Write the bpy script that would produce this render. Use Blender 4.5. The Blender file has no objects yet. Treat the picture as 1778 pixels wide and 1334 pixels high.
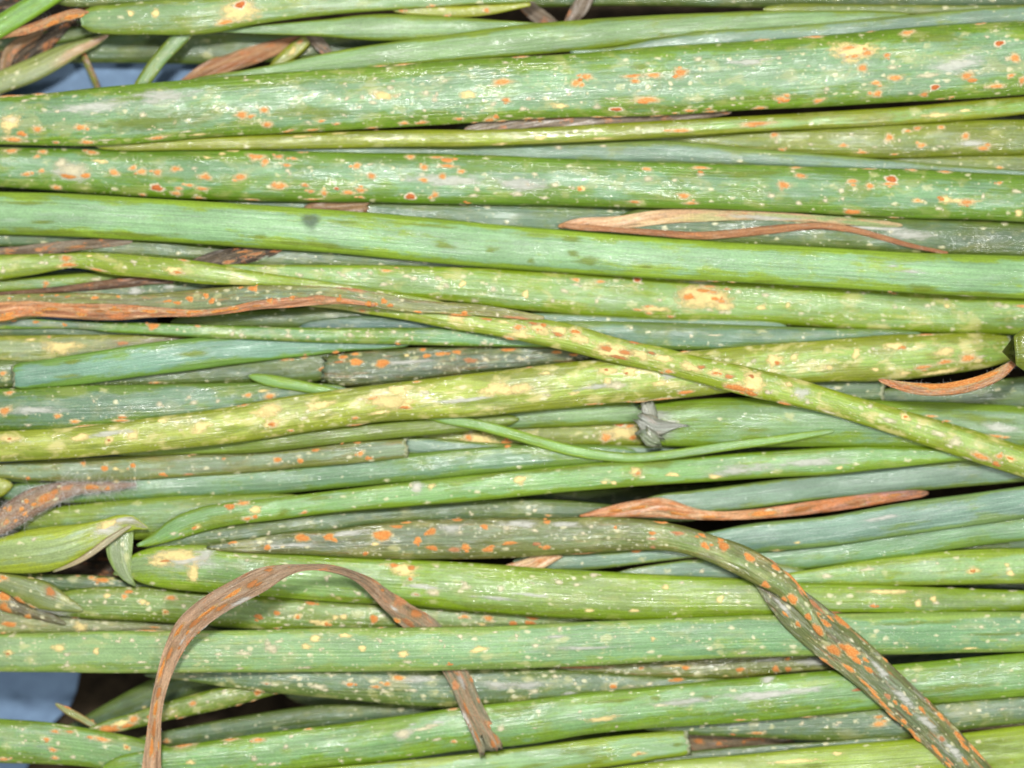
import bpy, math, random
import numpy as np
from mathutils import Vector

# ------------------------------------------------------------------ camera, light, exposure
SC = bpy.context.scene
COL = SC.collection
D = 45.0            # camera distance above the reference height
ZREF = 1.6          # height at which 100 px of the photograph are one unit (1 cm)
CX, CY = 889.0, 667.0
SC.unit_settings.scale_length = 0.01

cam_d = bpy.data.cameras.new('camera')
cam = bpy.data.objects.new('camera', cam_d)
COL.objects.link(cam)
cam.location = (0, 0, ZREF + D)
cam_d.sensor_width = 36.0
cam_d.lens = 36.0 * D / 17.78
cam_d.clip_start = 0.5
cam_d.clip_end = 500
cam_d.dof.use_dof = True
cam_d.dof.focus_distance = D + 0.1
cam_d.dof.aperture_fstop = 0.065
SC.camera = cam

wd = bpy.data.worlds.new("World")
SC.world = wd
wd.use_nodes = True
bg = wd.node_tree.nodes['Background']
bg.inputs[0].default_value = (0.95, 0.97, 1.0, 1)
bg.inputs[1].default_value = 0.60

def area(name, loc, size, power, color):
    l = bpy.data.lights.new(name, 'AREA')
    l.shape = 'DISK'
    l.size = size
    l.energy = power
    l.color = color
    o = bpy.data.objects.new(name, l)
    o.location = loc
    o.rotation_euler = (Vector((0, 0, 1)) - Vector(loc)).to_track_quat('-Z', 'Y').to_euler()
    COL.objects.link(o)
    return o
area('flash_lamp', (-4, 14, 50), 7.0, 31500, (1.0, 0.985, 0.965))
area('second_flash_lamp', (20, -5, 46), 5.0, 10000, (1.0, 0.985, 0.965))

SC.view_settings.view_transform = 'Standard'
SC.view_settings.look = 'None'
SC.view_settings.exposure = 0.0
SC.view_settings.gamma = 1.0

# ------------------------------------------------------------------ helpers
rnd = random.Random(7)
ALB = 0.62
def lin(c, k=ALB):
    out = []
    g = 0.3 * c[0] + 0.6 * c[1] + 0.1 * c[2]
    c = [v * 0.97 + g * 0.03 for v in c]
    if c[1] > c[0] and c[1] > c[2]: c = (c[0] * 0.975, c[1] * 0.965, max(22, g + (c[2] - g) * 1.12) * 0.98)
    elif c[0] > c[1] * 1.12: c = (c[0], c[1] * 1.02, c[2] * 0.99)
    for v in c:
        v = v / 255.0
        v = v / 12.92 if v <= 0.04045 else ((v + 0.055) / 1.055) ** 2.4
        out.append(v * k)
    return out

class NT:
    def __init__(self, name):
        self.m = bpy.data.materials.new(name)
        self.m.use_nodes = True
        self.t = self.m.node_tree
        self.t.nodes.clear()
        self.out = self.t.nodes.new('ShaderNodeOutputMaterial')
    def n(self, typ, **kw):
        nd = self.t.nodes.new(typ)
        for k, v in kw.items():
            setattr(nd, k, v)
        return nd
    def link(self, a, b):
        self.t.links.new(a, b)
    def put(self, sock, v):
        if hasattr(v, 'is_output') or isinstance(v, bpy.types.NodeSocket):
            self.link(v, sock)
        else:
            if isinstance(v, (list, tuple)) and sock.type == 'RGBA' and len(v) == 3:
                v = tuple(v) + (1,)
            sock.default_value = v
    def math(self, op, a, b=None, c=None, clamp=False):
        nd = self.n('ShaderNodeMath', operation=op, use_clamp=clamp)
        self.put(nd.inputs[0], a)
        if b is not None: self.put(nd.inputs[1], b)
        if c is not None: self.put(nd.inputs[2], c)
        return nd.outputs[0]
    def vmul(self, v, s):
        nd = self.n('ShaderNodeVectorMath', operation='MULTIPLY')
        self.link(v, nd.inputs[0]); nd.inputs[1].default_value = s
        return nd.outputs[0]
    def noise(self, v, scale=1, detail=3, rough=0.55, dist=0.0):
        nd = self.n('ShaderNodeTexNoise')
        self.link(v, nd.inputs['Vector'])
        nd.inputs['Scale'].default_value = scale
        nd.inputs['Detail'].default_value = detail
        nd.inputs['Roughness'].default_value = rough
        nd.inputs['Distortion'].default_value = dist
        return nd.outputs['Fac']
    def step(self, v, a, b, to0=0.0, to1=1.0):
        nd = self.n('ShaderNodeMapRange', interpolation_type='SMOOTHSTEP')
        self.put(nd.inputs['Value'], v)
        self.put(nd.inputs['From Min'], a); self.put(nd.inputs['From Max'], b)
        nd.inputs['To Min'].default_value = to0; nd.inputs['To Max'].default_value = to1
        return nd.outputs[0]
    def mix(self, f, a, b, blend='MIX'):
        nd = self.n('ShaderNodeMix', data_type='RGBA', blend_type=blend)
        self.put(nd.inputs[0], f)
        self.put(nd.inputs[6], a); self.put(nd.inputs[7], b)
        return nd.outputs[2]
    def attr(self, name):
        return self.n('ShaderNodeAttribute', attribute_name=name)

def leaf_material():
    N = NT('living_leaf_skin')
    P = N.attr('lp').outputs['Vector']
    col = N.attr('col').outputs['Color']
    rub = N.attr('rub').outputs['Color']
    prm = N.n('ShaderNodeSeparateColor'); N.link(N.attr('prm').outputs['Color'], prm.inputs[0])
    wax, fleck, wet = prm.outputs[0], prm.outputs[1], prm.outputs[2]
    p2 = N.n('ShaderNodeSeparateColor'); N.link(N.attr('prm2').outputs['Color'], p2.inputs[0])
    mot, wither = p2.outputs[0], p2.outputs[1]
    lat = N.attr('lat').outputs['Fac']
    streak = N.noise(N.vmul(P, (0.7, 5.0, 1.0)), 1, 4, 0.6)
    blot = N.noise(N.vmul(P, (1.3, 2.6, 1.0)), 1, 3, 0.6, 0.4)
    edge_shade = N.math('MULTIPLY', N.math('MULTIPLY', N.math('MULTIPLY', lat, lat), lat), 0.34)  # olive toward the leaf edges: glancing-light shade painted into the colour
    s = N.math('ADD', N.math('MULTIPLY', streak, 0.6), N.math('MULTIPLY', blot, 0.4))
    s = N.math('ADD', s, edge_shade)
    s = N.math('SUBTRACT', s, N.math('MULTIPLY', wax, 0.20))
    ragged = N.noise(N.vmul(P, (9.0, 22.0, 1.0)), 1, 2, 0.6)
    s = N.math('ADD', s, N.math('MULTIPLY', N.math('SUBTRACT', ragged, 0.5), 0.16))
    rub_edge_shade = N.step(s, 0.37, 0.51)
    c = N.mix(rub_edge_shade, col, rub)
    # whitish wax bloom in long smears, raised to paint in the flash highlight
    bl = N.noise(N.vmul(P, (0.9, 7.0, 1.3)), 1, 4, 0.65)
    bloom_sheen = N.math('MULTIPLY', N.step(bl, 0.54, 0.74), N.math('SUBTRACT', 1.0, rub_edge_shade))
    c = N.mix(N.math('MULTIPLY', bloom_sheen, 0.42), c, lin((190, 212, 188)))
    # parallel veins
    vein = N.noise(N.vmul(P, (0.55, 34.0, 1.0)), 1, 2, 0.5)
    vv = N.step(vein, 0.30, 0.70, 0.87, 1.11)
    cc = N.n('ShaderNodeCombineColor')
    cell = N.noise(N.vmul(P, (38.0, 55.0, 1.0)), 1, 2, 0.7)
    cl = N.step(cell, 0.25, 0.75, 0.80, 1.20)
    cloud = N.noise(N.vmul(P, (0.8, 3.2, 3.0)), 1, 5, 0.65)
    k = N.math('MULTIPLY', N.math('MULTIPLY', vv, cl), N.step(cloud, 0.28, 0.72, 0.82, 1.18))
    for i in range(3): N.link(k, cc.inputs[i])
    c = N.mix(1.0, c, cc.outputs[0], 'MULTIPLY')
    # yellowed mottling
    mn = N.noise(N.vmul(P, (2.2, 4.2, 6.0)), 1, 4, 0.6, 0.5)
    mm = N.math('MULTIPLY', N.step(mn, 0.50, 0.66), N.math('MULTIPLY', mot, 0.85), clamp=True)
    c = N.mix(mm, c, lin((226, 214, 132)))
    # withered, collapsed skin: brown creases and rusty streaks
    w1 = N.noise(N.vmul(P, (1.1, 17.0, 8.0)), 1, 4, 0.65, 0.3)
    c = N.mix(N.math('MULTIPLY', N.step(w1, 0.50, 0.66), N.math('MULTIPLY', wither, 0.8), clamp=True), c, lin((104, 84, 52)))
    w2 = N.noise(N.vmul(P, (1.5, 10.0, 9.0)), 1, 4, 0.7, 0.3)
    c = N.mix(N.math('MULTIPLY', N.step(w2, 0.56, 0.68), N.math('MULTIPLY', wither, 0.8), clamp=True), c, lin((196, 134, 76)))
    w3 = N.noise(N.vmul(P, (2.0, 12.0, 10.0)), 1, 4, 0.7, 0.3)
    c = N.mix(N.math('MULTIPLY', N.step(w3, 0.54, 0.70), N.math('MULTIPLY', wither, 0.55), clamp=True), c, lin((176, 178, 160)))
    # tiny pale rust flecks
    def flecks(sx, sy, r, cut, colr, kk):
        nonlocal c
        vo = N.n('ShaderNodeTexVoronoi', feature='F1')
        wob = N.n('ShaderNodeVectorMath', operation='ADD')
        N.link(N.vmul(P, (sx, sy, 3.0)), wob.inputs[0])
        nz = N.n('ShaderNodeTexNoise'); N.link(N.vmul(P, (11, 20, 2)), nz.inputs['Vector']); nz.inputs['Scale'].default_value = 1
        w2 = N.n('ShaderNodeVectorMath', operation='SCALE'); N.link(nz.outputs['Color'], w2.inputs[0]); w2.inputs['Scale'].default_value = 0.6
        N.link(w2.outputs[0], wob.inputs[1])
        N.link(wob.outputs[0], vo.inputs['Vector']); vo.inputs['Scale'].default_value = 1.0
        vo.inputs['Randomness'].default_value = 1.0
        sep = N.n('ShaderNodeSeparateColor'); N.link(vo.outputs['Color'], sep.inputs[0])
        has = N.math('GREATER_THAN', N.math('MULTIPLY', fleck, cut), sep.outputs[0])
        rr = N.math('MULTIPLY', N.math('ADD', sep.outputs[1], 0.35), r)
        m = N.step(vo.outputs['Distance'], rr, N.math('MULTIPLY', rr, 0.35))
        m = N.math('MULTIPLY', N.math('MULTIPLY', m, has), kk)
        c = N.mix(m, c, colr)
        return m
    flecks(3.0, 5.0, 0.34, 0.60, lin((224, 222, 150)), 0.50)
    f1 = flecks(5.6, 9.0, 0.34, 0.72, lin((238, 232, 182)), 0.78)
    f2 = flecks(12.0, 18.0, 0.34, 0.75, lin((232, 230, 182)), 0.60)
    # scratches and dull grey scuffs
    sc = N.noise(N.vmul(P, (2.4, 30.0, 1.7)), 1, 3, 0.7)
    c = N.mix(N.math('MULTIPLY', N.step(sc, 0.66, 0.80), 0.35), c, lin((200, 205, 190)))
    bs = N.n('ShaderNodeBsdfPrincipled')
    N.link(c, bs.inputs['Base Color'])
    wn = N.noise(N.vmul(P, (1.1, 4.0, 2.0)), 1, 3, 0.6)
    wetm = N.math('MULTIPLY', N.step(wn, 0.42, 0.62), wet)
    N.put(bs.inputs['Roughness'], N.math('SUBTRACT', 0.50, N.math('MULTIPLY', wetm, 0.20)))
    bs.inputs['Specular IOR Level'].default_value = 0.45
    gl = N.noise(N.vmul(P, (13.0, 34.0, 4.0)), 1, 2, 0.7)
    N.put(bs.inputs['Coat Weight'], N.math('MULTIPLY', N.math('ADD', N.math('MULTIPLY', wetm, 0.9), 0.12), N.step(gl, 0.42, 0.56)))
    bs.inputs['Coat Roughness'].default_value = 0.09
    bs.inputs['Coat IOR'].default_value = 1.85
    # relief: veins, cells, dents
    h = N.math('ADD', N.math('MULTIPLY', vein, 0.9), N.math('MULTIPLY', cell, 0.30))
    dent = N.noise(N.vmul(P, (2.0, 6.0, 1.0)), 1, 3, 0.5)
    h = N.math('ADD', h, N.math('MULTIPLY', dent, 0.9))
    h = N.math('ADD', h, N.math('MULTIPLY', f1, 0.3))
    h = N.math('ADD', h, N.math('MULTIPLY', N.math('MULTIPLY', w1, wither), 4.0))
    b1 = N.n('ShaderNodeBump'); b1.inputs['Strength'].default_value = 0.55; b1.inputs['Distance'].default_value = 0.030
    N.link(h, b1.inputs['Height'])
    N.link(b1.outputs[0], bs.inputs['Normal'])
    grain = N.noise(N.vmul(P, (20.0, 27.0, 1.0)), 1, 2, 0.6)
    b2 = N.n('ShaderNodeBump'); b2.inputs['Strength'].default_value = 0.9; b2.inputs['Distance'].default_value = 0.010
    N.link(grain, b2.inputs['Height']); N.link(b1.outputs[0], b2.inputs['Normal'])
    N.link(b2.outputs[0], bs.inputs['Coat Normal'])
    N.link(bs.outputs[0], N.out.inputs[0])
    return N.m

def dry_material():
    N = NT('dried_leaf_skin')
    P = N.attr('lp').outputs['Vector']
    col = N.attr('col').outputs['Color']
    rub = N.attr('rub').outputs['Color']
    prm = N.n('ShaderNodeSeparateColor'); N.link(N.attr('prm').outputs['Color'], prm.inputs[0])
    st = N.noise(N.vmul(P, (0.9, 11.0, 1.0)), 1, 4, 0.65, 0.3)
    c = N.mix(N.step(st, 0.40, 0.62), col, rub)
    bl = N.noise(N.vmul(P, (3.0, 7.0, 2.0)), 1, 4, 0.7)
    # rust powder
    rm = N.step(N.math('ADD', bl, N.math('MULTIPLY', prm.outputs[1], 0.22)), 0.60, 0.72)
    c = N.mix(N.math('MULTIPLY', rm, 0.8), c, lin((212, 128, 70)))
    gr = N.noise(N.vmul(P, (5.0, 16.0, 5.0)), 1, 4, 0.7)
    c = N.mix(N.math('MULTIPLY', N.step(gr, 0.50, 0.70), 0.5), c, lin((176, 158, 132)))
    dk = N.noise(N.vmul(P, (1.6, 30.0, 3.0)), 1, 3, 0.6)
    c = N.mix(N.math('MULTIPLY', N.step(dk, 0.54, 0.74), 0.35), c, lin((84, 64, 44)))
    cell = N.noise(N.vmul(P, (30.0, 40.0, 1.0)), 1, 2, 0.7)
    cc = N.n('ShaderNodeCombineColor'); k = N.step(cell, 0.25, 0.75, 0.92, 1.42)
    for i in range(3): N.link(k, cc.inputs[i])
    c = N.mix(1.0, c, cc.outputs[0], 'MULTIPLY')
    bs = N.n('ShaderNodeBsdfPrincipled')
    N.link(c, bs.inputs['Base Color'])
    N.put(bs.inputs['Roughness'], 0.62)
    bs.inputs['Specular IOR Level'].default_value = 0.35
    N.put(bs.inputs['Coat Weight'], N.math('MULTIPLY', prm.outputs[2], 0.3))
    bs.inputs['Coat Roughness'].default_value = 0.25
    h = N.math('ADD', N.math('MULTIPLY', st, 1.6), N.math('MULTIPLY', bl, 1.0))
    h = N.math('ADD', h, N.math('ADD', N.math('MULTIPLY', dk, 1.2), N.math('MULTIPLY', cell, 0.3)))
    b1 = N.n('ShaderNodeBump'); b1.inputs['Strength'].default_value = 0.85; b1.inputs['Distance'].default_value = 0.045
    N.link(h, b1.inputs['Height']); N.link(b1.outputs[0], bs.inputs['Normal'])
    N.link(bs.outputs[0], N.out.inputs[0])
    return N.m

def spot_material(name, core, core2, ring, frac, alpha=1.0, soft=0.35, ragged=0.5, rough=0.7, nscale=22.0, bump=0.02, asp=0.6):
    """patch on the skin: rusty core, pale ring, ragged edge that thins out into the leaf"""
    N = NT(name)
    rad = N.attr('rad').outputs['Fac']
    tc = N.n('ShaderNodeTexCoord').outputs['Object']
    oi = N.n('ShaderNodeObjectInfo').outputs['Random']
    off = N.n('ShaderNodeVectorMath', operation='ADD'); N.link(tc, off.inputs[0])
    cmb = N.n('ShaderNodeCombineXYZ'); N.link(N.math('MULTIPLY', oi, 40.0), cmb.inputs[2]); N.link(cmb.outputs[0], off.inputs[1])
    n1 = N.noise(N.vmul(off.outputs[0], (asp, 1.0, 1.0)), nscale, 3, 0.6)
    n2 = N.noise(N.vmul(off.outputs[0], (asp, 1.0, 1.0)), nscale * 2.4, 3, 0.7)
    r = N.math('ADD', rad, N.math('MULTIPLY', N.math('SUBTRACT', n1, 0.5), ragged * 1.6))
    a = N.step(r, 1.0, 1.0 - soft)
    rc = N.math('ADD', rad, N.math('MULTIPLY', N.math('SUBTRACT', n2, 0.5), ragged * 1.3))
    corem = N.step(rc, frac + 0.14, frac - 0.10) if frac > 0 else 0.0
    cm = N.mix(N.step(n2, 0.42, 0.62), core, core2)
    jit = N.math('ADD', N.math('MULTIPLY', oi, 0.24), 0.88)
    c = N.mix(corem, ring, cm)
    cc = N.n('ShaderNodeCombineColor')
    k = N.math('MULTIPLY', jit, N.step(n2, 0.25, 0.75, 0.86, 1.14))
    for i in range(3): N.link(k, cc.inputs[i])
    c = N.mix(1.0, c, cc.outputs[0], 'MULTIPLY')
    bs = N.n('ShaderNodeBsdfPrincipled')
    N.link(c, bs.inputs['Base Color']); bs.inputs['Roughness'].default_value = rough
    bs.inputs['Specular IOR Level'].default_value = 0.3
    b = N.n('ShaderNodeBump'); b.inputs['Strength'].default_value = 0.7; b.inputs['Distance'].default_value = bump
    N.link(N.math('ADD', n2, N.math('MULTIPLY', n1, 0.6)), b.inputs['Height']); N.link(b.outputs[0], bs.inputs['Normal'])
    tr = N.n('ShaderNodeBsdfTransparent')
    mx = N.n('ShaderNodeMixShader')
    af = N.math('MULTIPLY', a, alpha)
    if frac > 0:
        af = N.math('MAXIMUM', af, N.math('MULTIPLY', corem, min(1.0, alpha + 0.2)))
    N.link(af, mx.inputs[0]); N.link(tr.outputs[0], mx.inputs[1]); N.link(bs.outputs[0], mx.inputs[2])
    N.link(mx.outputs[0], N.out.inputs[0])
    return N.m

def plain_material(name, c, c2, scale, rough=0.8, bump=0.02, spec=0.3):
    N = NT(name)
    tc = N.n('ShaderNodeTexCoord').outputs['Object']
    n1 = N.noise(tc, scale, 5, 0.65)
    bs = N.n('ShaderNodeBsdfPrincipled')
    N.link(N.mix(N.step(n1, 0.35, 0.65), c, c2), bs.inputs['Base Color'])
    bs.inputs['Roughness'].default_value = rough
    bs.inputs['Specular IOR Level'].default_value = spec
    b = N.n('ShaderNodeBump'); b.inputs['Distance'].default_value = bump
    N.link(n1, b.inputs['Height']); N.link(b.outputs[0], bs.inputs['Normal'])
    N.link(bs.outputs[0], N.out.inputs[0])
    return N.m

M_LEAF = leaf_material()
M_DRY = dry_material()
ORG, ORG2, DKO = lin((230, 142, 66), .65), lin((242, 176, 108), .67), lin((196, 98, 42), .62)
CRM = lin((248, 238, 200), .72)
SPOT = {
 'o': ('rust_pustule', spot_material('rust_pustule_skin', ORG, ORG2, lin((246, 224, 166), .72), 0.40, 0.88, 0.80, 0.55)),
 'p': ('rust_pustule', spot_material('orange_pustule_skin', lin((228, 134, 58), .65), lin((240, 164, 90), .65), lin((236, 200, 140), .68), 0.66, 0.75, 0.40, 0.50)),
 'd': ('rust_pustule', spot_material('dark_pustule_skin', DKO, lin((224, 128, 62)), CRM, 0.60, 0.9, 0.40, 0.45)),
 'P': ('rust_patch', spot_material('soft_orange_patch_skin', lin((224, 146, 84)), lin((208, 124, 66)), lin((206, 166, 118)), 0.45, 0.7, 0.9, 0.7)),
 'r': ('rust_patch', spot_material('brown_rust_patch_skin', lin((210, 146, 100)), lin((176, 106, 64)), lin((208, 172, 128)), 0.60, 0.85, 0.60, 0.8, nscale=14, asp=.35)),
 'w': ('pale_fleck', spot_material('pale_fleck_skin', CRM, CRM, lin((244, 234, 192), .68), 0.0, 0.88, 1.0, 0.60)),
 'y': ('yellow_blotch', spot_material('yellow_blotch_skin', CRM, CRM, lin((246, 222, 148), .76), 0.0, 0.92, 0.80, 0.85, nscale=16)),
 'g': ('bleached_patch', spot_material('bleached_patch_skin', CRM, CRM, lin((232, 234, 218), .74), 0.0, 0.62, 0.90, 1.0, nscale=16, asp=.25)),
 'q': ('rubbed_patch', spot_material('rubbed_patch_skin', CRM, CRM, lin((148, 172, 58)), 0.0, 0.62, 1.0, 1.2, rough=0.5, nscale=12, asp=.22)),
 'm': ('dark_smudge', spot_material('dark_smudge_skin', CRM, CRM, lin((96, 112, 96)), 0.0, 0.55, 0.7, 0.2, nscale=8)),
}
M_FUZZ = plain_material('mould_fuzz_threads', lin((236, 233, 228), 0.9), lin((215, 212, 206), 0.9), 5, 0.7)

M_RIM = plain_material('cut_rim_tissue', lin((196, 204, 168)), lin((150, 160, 110)), 14, 0.7)

# ------------------------------------------------------------------ leaf geometry
# the pile is stacked on a height field: every new leaf comes to rest on those already laid
GX0, GY0, GS = -360, -360, 4
GW, GH = (1778 + 720) // GS, (1334 + 720) // GS
HF = np.full((GH, GW), -9.0)
IDM = np.full((GH, GW), -1, dtype=int)
LEAVES = []

def px2w(px, py, z):
    k = (D + ZREF - z) / D * 0.01
    return (px - CX) * k, (CY - py) * k

def catmull(pts, step=8.0):
    P = np.array(pts, float)
    P = np.vstack([2 * P[0] - P[1], P, 2 * P[-1] - P[-2]])
    out = []
    for i in range(1, len(P) - 2):
        p0, p1, p2, p3 = P[i - 1], P[i], P[i + 1], P[i + 2]
        d = np.hypot(*(p2[:2] - p1[:2]))
        # centripetal-like tangents, limited, so that uneven stations do not overshoot
        d0 = max(np.hypot(*(p1[:2] - p0[:2])), 1e-3); d2 = max(np.hypot(*(p3[:2] - p2[:2])), 1e-3)
        m1 = ((p1 - p0) / d0 * d + (p2 - p1)) * 0.5
        m2 = ((p2 - p1) + (p3 - p2) / d2 * d) * 0.5
        n = max(2, int(d / step))
        t = np.linspace(0, 1, n, endpoint=False)[:, None]
        out.append((2*t**3 - 3*t**2 + 1) * p1 + (t**3 - 2*t**2 + t) * m1 + (-2*t**3 + 3*t**2) * p2 + (t**3 - t**2) * m2)
    out.append(P[-2][None])
    return np.vstack(out)

def smooth(a, sig):
    r = max(1, int(sig * 3))
    k = np.exp(-0.5 * (np.arange(-r, r + 1) / sig) ** 2); k /= k.sum()
    return np.convolve(np.pad(a, r, mode='edge'), k, mode='valid')

def maxf(a, r):
    p = np.pad(a, r, mode='edge')
    return np.max(np.stack([p[i:i + len(a)] for i in range(2 * r + 1)]), axis=0)

class Leaf: pass

def taper_ends(pts, ends):
    """ends that are neither cut nor torn run out in a narrow rounded tip"""
    pts = [list(p) for p in pts]
    for side in (0, -1):
        if ends[side] != '': continue
        p = np.array(pts[side]); q = np.array(pts[1 if side == 0 else -2])
        w = p[2]
        d = (p[:2] - q[:2]); d /= np.linalg.norm(d)
        if p[0] < -20 or p[0] > 1790 or p[1] < -20 or p[1] > 1350:   # runs on well past the frame
            ex = [[*(p[:2] + d * 240), w]]
            pts = pts + ex if side == -1 else ex + pts
            continue
        if w < 7: continue
        ex = [[*(p[:2] + d * w * f), w * g] for f, g in ((0.45, .80), (0.85, .45), (1.05, .16))]
        pts = pts + ex if side == -1 else ex[::-1] + pts
    return np.array(pts, float)

def make_path(spec, mode, seed, wob, ends=('', '')):
    if mode == 'e':
        xs = np.array([p[0] for p in spec], float)
        cy = np.array([(p[1] + p[2]) / 2 for p in spec]); h = np.array([p[2] - p[1] for p in spec], float)
        sl = np.gradient(cy, xs)
        w = h / np.sqrt(1 + sl ** 2)
        pts = np.stack([xs, cy, w], 1)
    else:
        pts = np.array(spec, float)
    S = catmull(taper_ends(pts, ends))
    r = random.Random(seed)
    d = np.hypot(np.diff(S[:, 0]), np.diff(S[:, 1])); s = np.concatenate([[0], np.cumsum(d)])
    wv = sum(r.uniform(.4, 1) * np.sin(s / r.uniform(22, 120) + r.uniform(0, 6)) for _ in range(5)) / 5
    wc = sum(r.uniform(.4, 1) * np.sin(s / r.uniform(40, 160) + r.uniform(0, 6)) for _ in range(4)) / 4
    S[:, 2] = np.maximum(S[:, 2], 1.2) * (1 + 0.035 * wob * wv)
    S[:, 1] += 0.8 * wob * wc
    return S, s

def prof(L, th):
    """cross-section: (lateral, height) in units of half width and half height"""
    x = np.sin(th); z = np.cos(th)
    x = np.sign(x) * np.abs(x) ** 0.92
    return x, z

def settle(L, sel=None):
    """rest the leaf on the height field"""
    S = L.S; n = len(S)
    tan = np.gradient(S[:, :2], axis=0); tan /= np.linalg.norm(tan, axis=1)[:, None] + 1e-9
    L.nor = np.stack([-tan[:, 1], tan[:, 0]], 1)   # lateral direction in pixels
    L.tan = tan
    L.a = S[:, 2] / 2
    L.b = L.a * L.ratio
    zreq = np.full(n, L.floor)
    for t in np.linspace(-0.93, 0.93, 17):
        px = S[:, 0] + L.nor[:, 0] * L.a * t; py = S[:, 1] + L.nor[:, 1] * L.a * t
        gx = ((px - GX0) / GS).astype(int); gy = ((py - GY0) / GS).astype(int)
        ok = (gx >= 0) & (gx < GW) & (gy >= 0) & (gy < GH)
        h = np.full(n, -9.0); h[ok] = HF[gy[ok], gx[ok]]
        under = L.b * 0.01 * math.sqrt(max(0, 1 - t * t)) * 0.80
        zreq = np.maximum(zreq, h + under)
    z = maxf(zreq, L.stiff)
    z = smooth(np.maximum(z, smooth(z, 8)), L.stiff * 0.9)
    return z

def stamp(L, i0=0, i1=None):
    S = L.S; z = L.z
    i1 = len(S) if i1 is None else i1
    for t in np.linspace(-0.99, 0.99, max(7, int(L.a.max() * 2 / 2.5))):
        zz = z + L.b * 0.01 * math.sqrt(1 - t * t)
        for f in (0, .5):
            ii = np.arange(i0, i1 - 1)
            A = lambda v: v[ii] * (1 - f) + v[ii + 1] * f
            px = A(S[:, 0]) + A(L.nor[:, 0]) * A(L.a) * t; py = A(S[:, 1]) + A(L.nor[:, 1]) * A(L.a) * t
            gx = ((px - GX0) / GS).astype(int); gy = ((py - GY0) / GS).astype(int)
            ok = (gx >= 0) & (gx < GW) & (gy >= 0) & (gy < GH)
            gx, gy, v = gx[ok], gy[ok], A(zz)[ok]
            up = v > HF[gy, gx]
            HF[gy[up], gx[up]] = v[up]; IDM[gy[up], gx[up]] = L.idx

def leaf(key, spec, label, col=(128, 170, 104), rub=(118, 150, 38), mode='e', ratio=None, wax=0.5, fleck=0.3,
         wet=0.5, dry=False, ends=('', ''), name=None, group=None, tints=None, floor=0.0, stiff=9, wob=1.0,
         ribs=1.0, curl=0.0, part_of=None, part_name='blade', sink=0.0, cat='leaf', mot=None, wither=0.0, crumple=0.22):
    L = Leaf(); L.idx = len(LEAVES); L.key = key; L.label = label; L.dry = dry
    L.seed = hash_seed(key)
    L.S, L.s = make_path(spec, mode, L.seed, wob, ends)
    wmax = L.S[:, 2].max()
    if ratio is None: ratio = 0.15 if dry else (0.50 if wmax < 45 else 0.42)
    L.ratio = ratio; L.floor = floor; L.stiff = stiff
    L.curl = curl; L.ends = ends; L.ribs = ribs
    L.col, L.rub = col, rub; L.prm = (wax, fleck, wet); L.tints = tints
    L.name = name or ('dried_leaf' if dry else 'green_leaf')
    L.group = group or ('dried rusty leaves among the green ones' if dry else 'green leaves lying side by side in the pile')
    L.part_of = part_of; L.part_name = part_name; L.cat = cat
    L.z = settle(L) - sink
    L.prm2 = (fleck * 0.45 if mot is None else mot, wither, 0.0); L.crumple = crumple
    stamp(L)
    LEAVES.append(L)
    return L

def hash_seed(k):
    v = 7
    for ch in k: v = (v * 131 + ord(ch)) % 99991
    return v

def rib_fn(L):
    r = random.Random(L.seed + 5)
    terms = [(r.choice([2, 3, 5, 7, 9, 12]), r.uniform(0, 6.28), r.uniform(150, 500), r.uniform(.5, 1.0)) for _ in range(6)]
    dry = L.dry
    def f(th, s):
        v = 0
        for k, ph, l, A in terms:
            v = v + A / (k ** 0.55) * np.sin(k * th + ph + 1.6 * np.sin(s / l + ph) + (0.9 * np.sin(s / (l * 0.23)) if dry else 0))
        return v * (0.055 if dry else 0.016) * L.ribs
    return f

def surf(L, i, th, off=0.0):
    """world position on the leaf skin; i = float station index array, th = angle array (0 = top)"""
    i = np.clip(i, 0, len(L.S) - 1.001)
    i0 = i.astype(int); f = i - i0
    A = lambda v: v[i0] * (1 - f) + v[i0 + 1] * f
    cx, cy, a, b, z = A(L.S[:, 0]), A(L.S[:, 1]), A(L.a), A(L.b), A(L.z)
    nx, ny = A(L.nor[:, 0]), A(L.nor[:, 1])
    x, h = prof(L, th)
    rb = 1 + L.rf(th, A(L.s))
    wob = np.where(np.abs(x) > .9, 1.0, rb)
    X = x * a * (1 + (wob - 1) * 0.4) + np.sin(th) * off
    Hh = h * b * (1 + (rb - 1) * 2.2) + np.cos(th) * off
    if L.dry:   # crumpled blade
        Hh = Hh + a * L.crumple * np.sin(A(L.s) / 23.0 + x * 2.2) * np.sin(x * 3.1 + A(L.s) / 61.0)
    Hh = Hh - L.curl * a * x * x
    px = cx + nx * X; py = cy + ny * X
    zz = z + Hh * 0.01
    k = (D + ZREF - zz) / D * 0.01
    return np.stack([(px - CX) * k, (CY - py) * k, zz], -1)

def new_obj(name, verts, faces, mat, parent=None, smooth_=True):
    me = bpy.data.meshes.new(name)
    c = verts.mean(0)
    v = verts - c
    me.from_pydata(v.tolist(), [], faces)
    if smooth_:
        me.polygons.foreach_set('use_smooth', [True] * len(me.polygons))
    me.materials.append(mat)
    o = bpy.data.objects.new(name, me)
    COL.objects.link(o)
    if parent is not None:
        o.parent = parent
        o.location = Vector(c) - parent['_loc_v']
    else:
        o.location = c
    return o, me

LOCS = {}
def set_parent(o, c, parent):
    if parent is None:
        o.location = c
    else:
        o.parent = parent
        o.location = Vector(c) - LOCS[parent.name]
    LOCS[o.name] = Vector(c)

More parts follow.
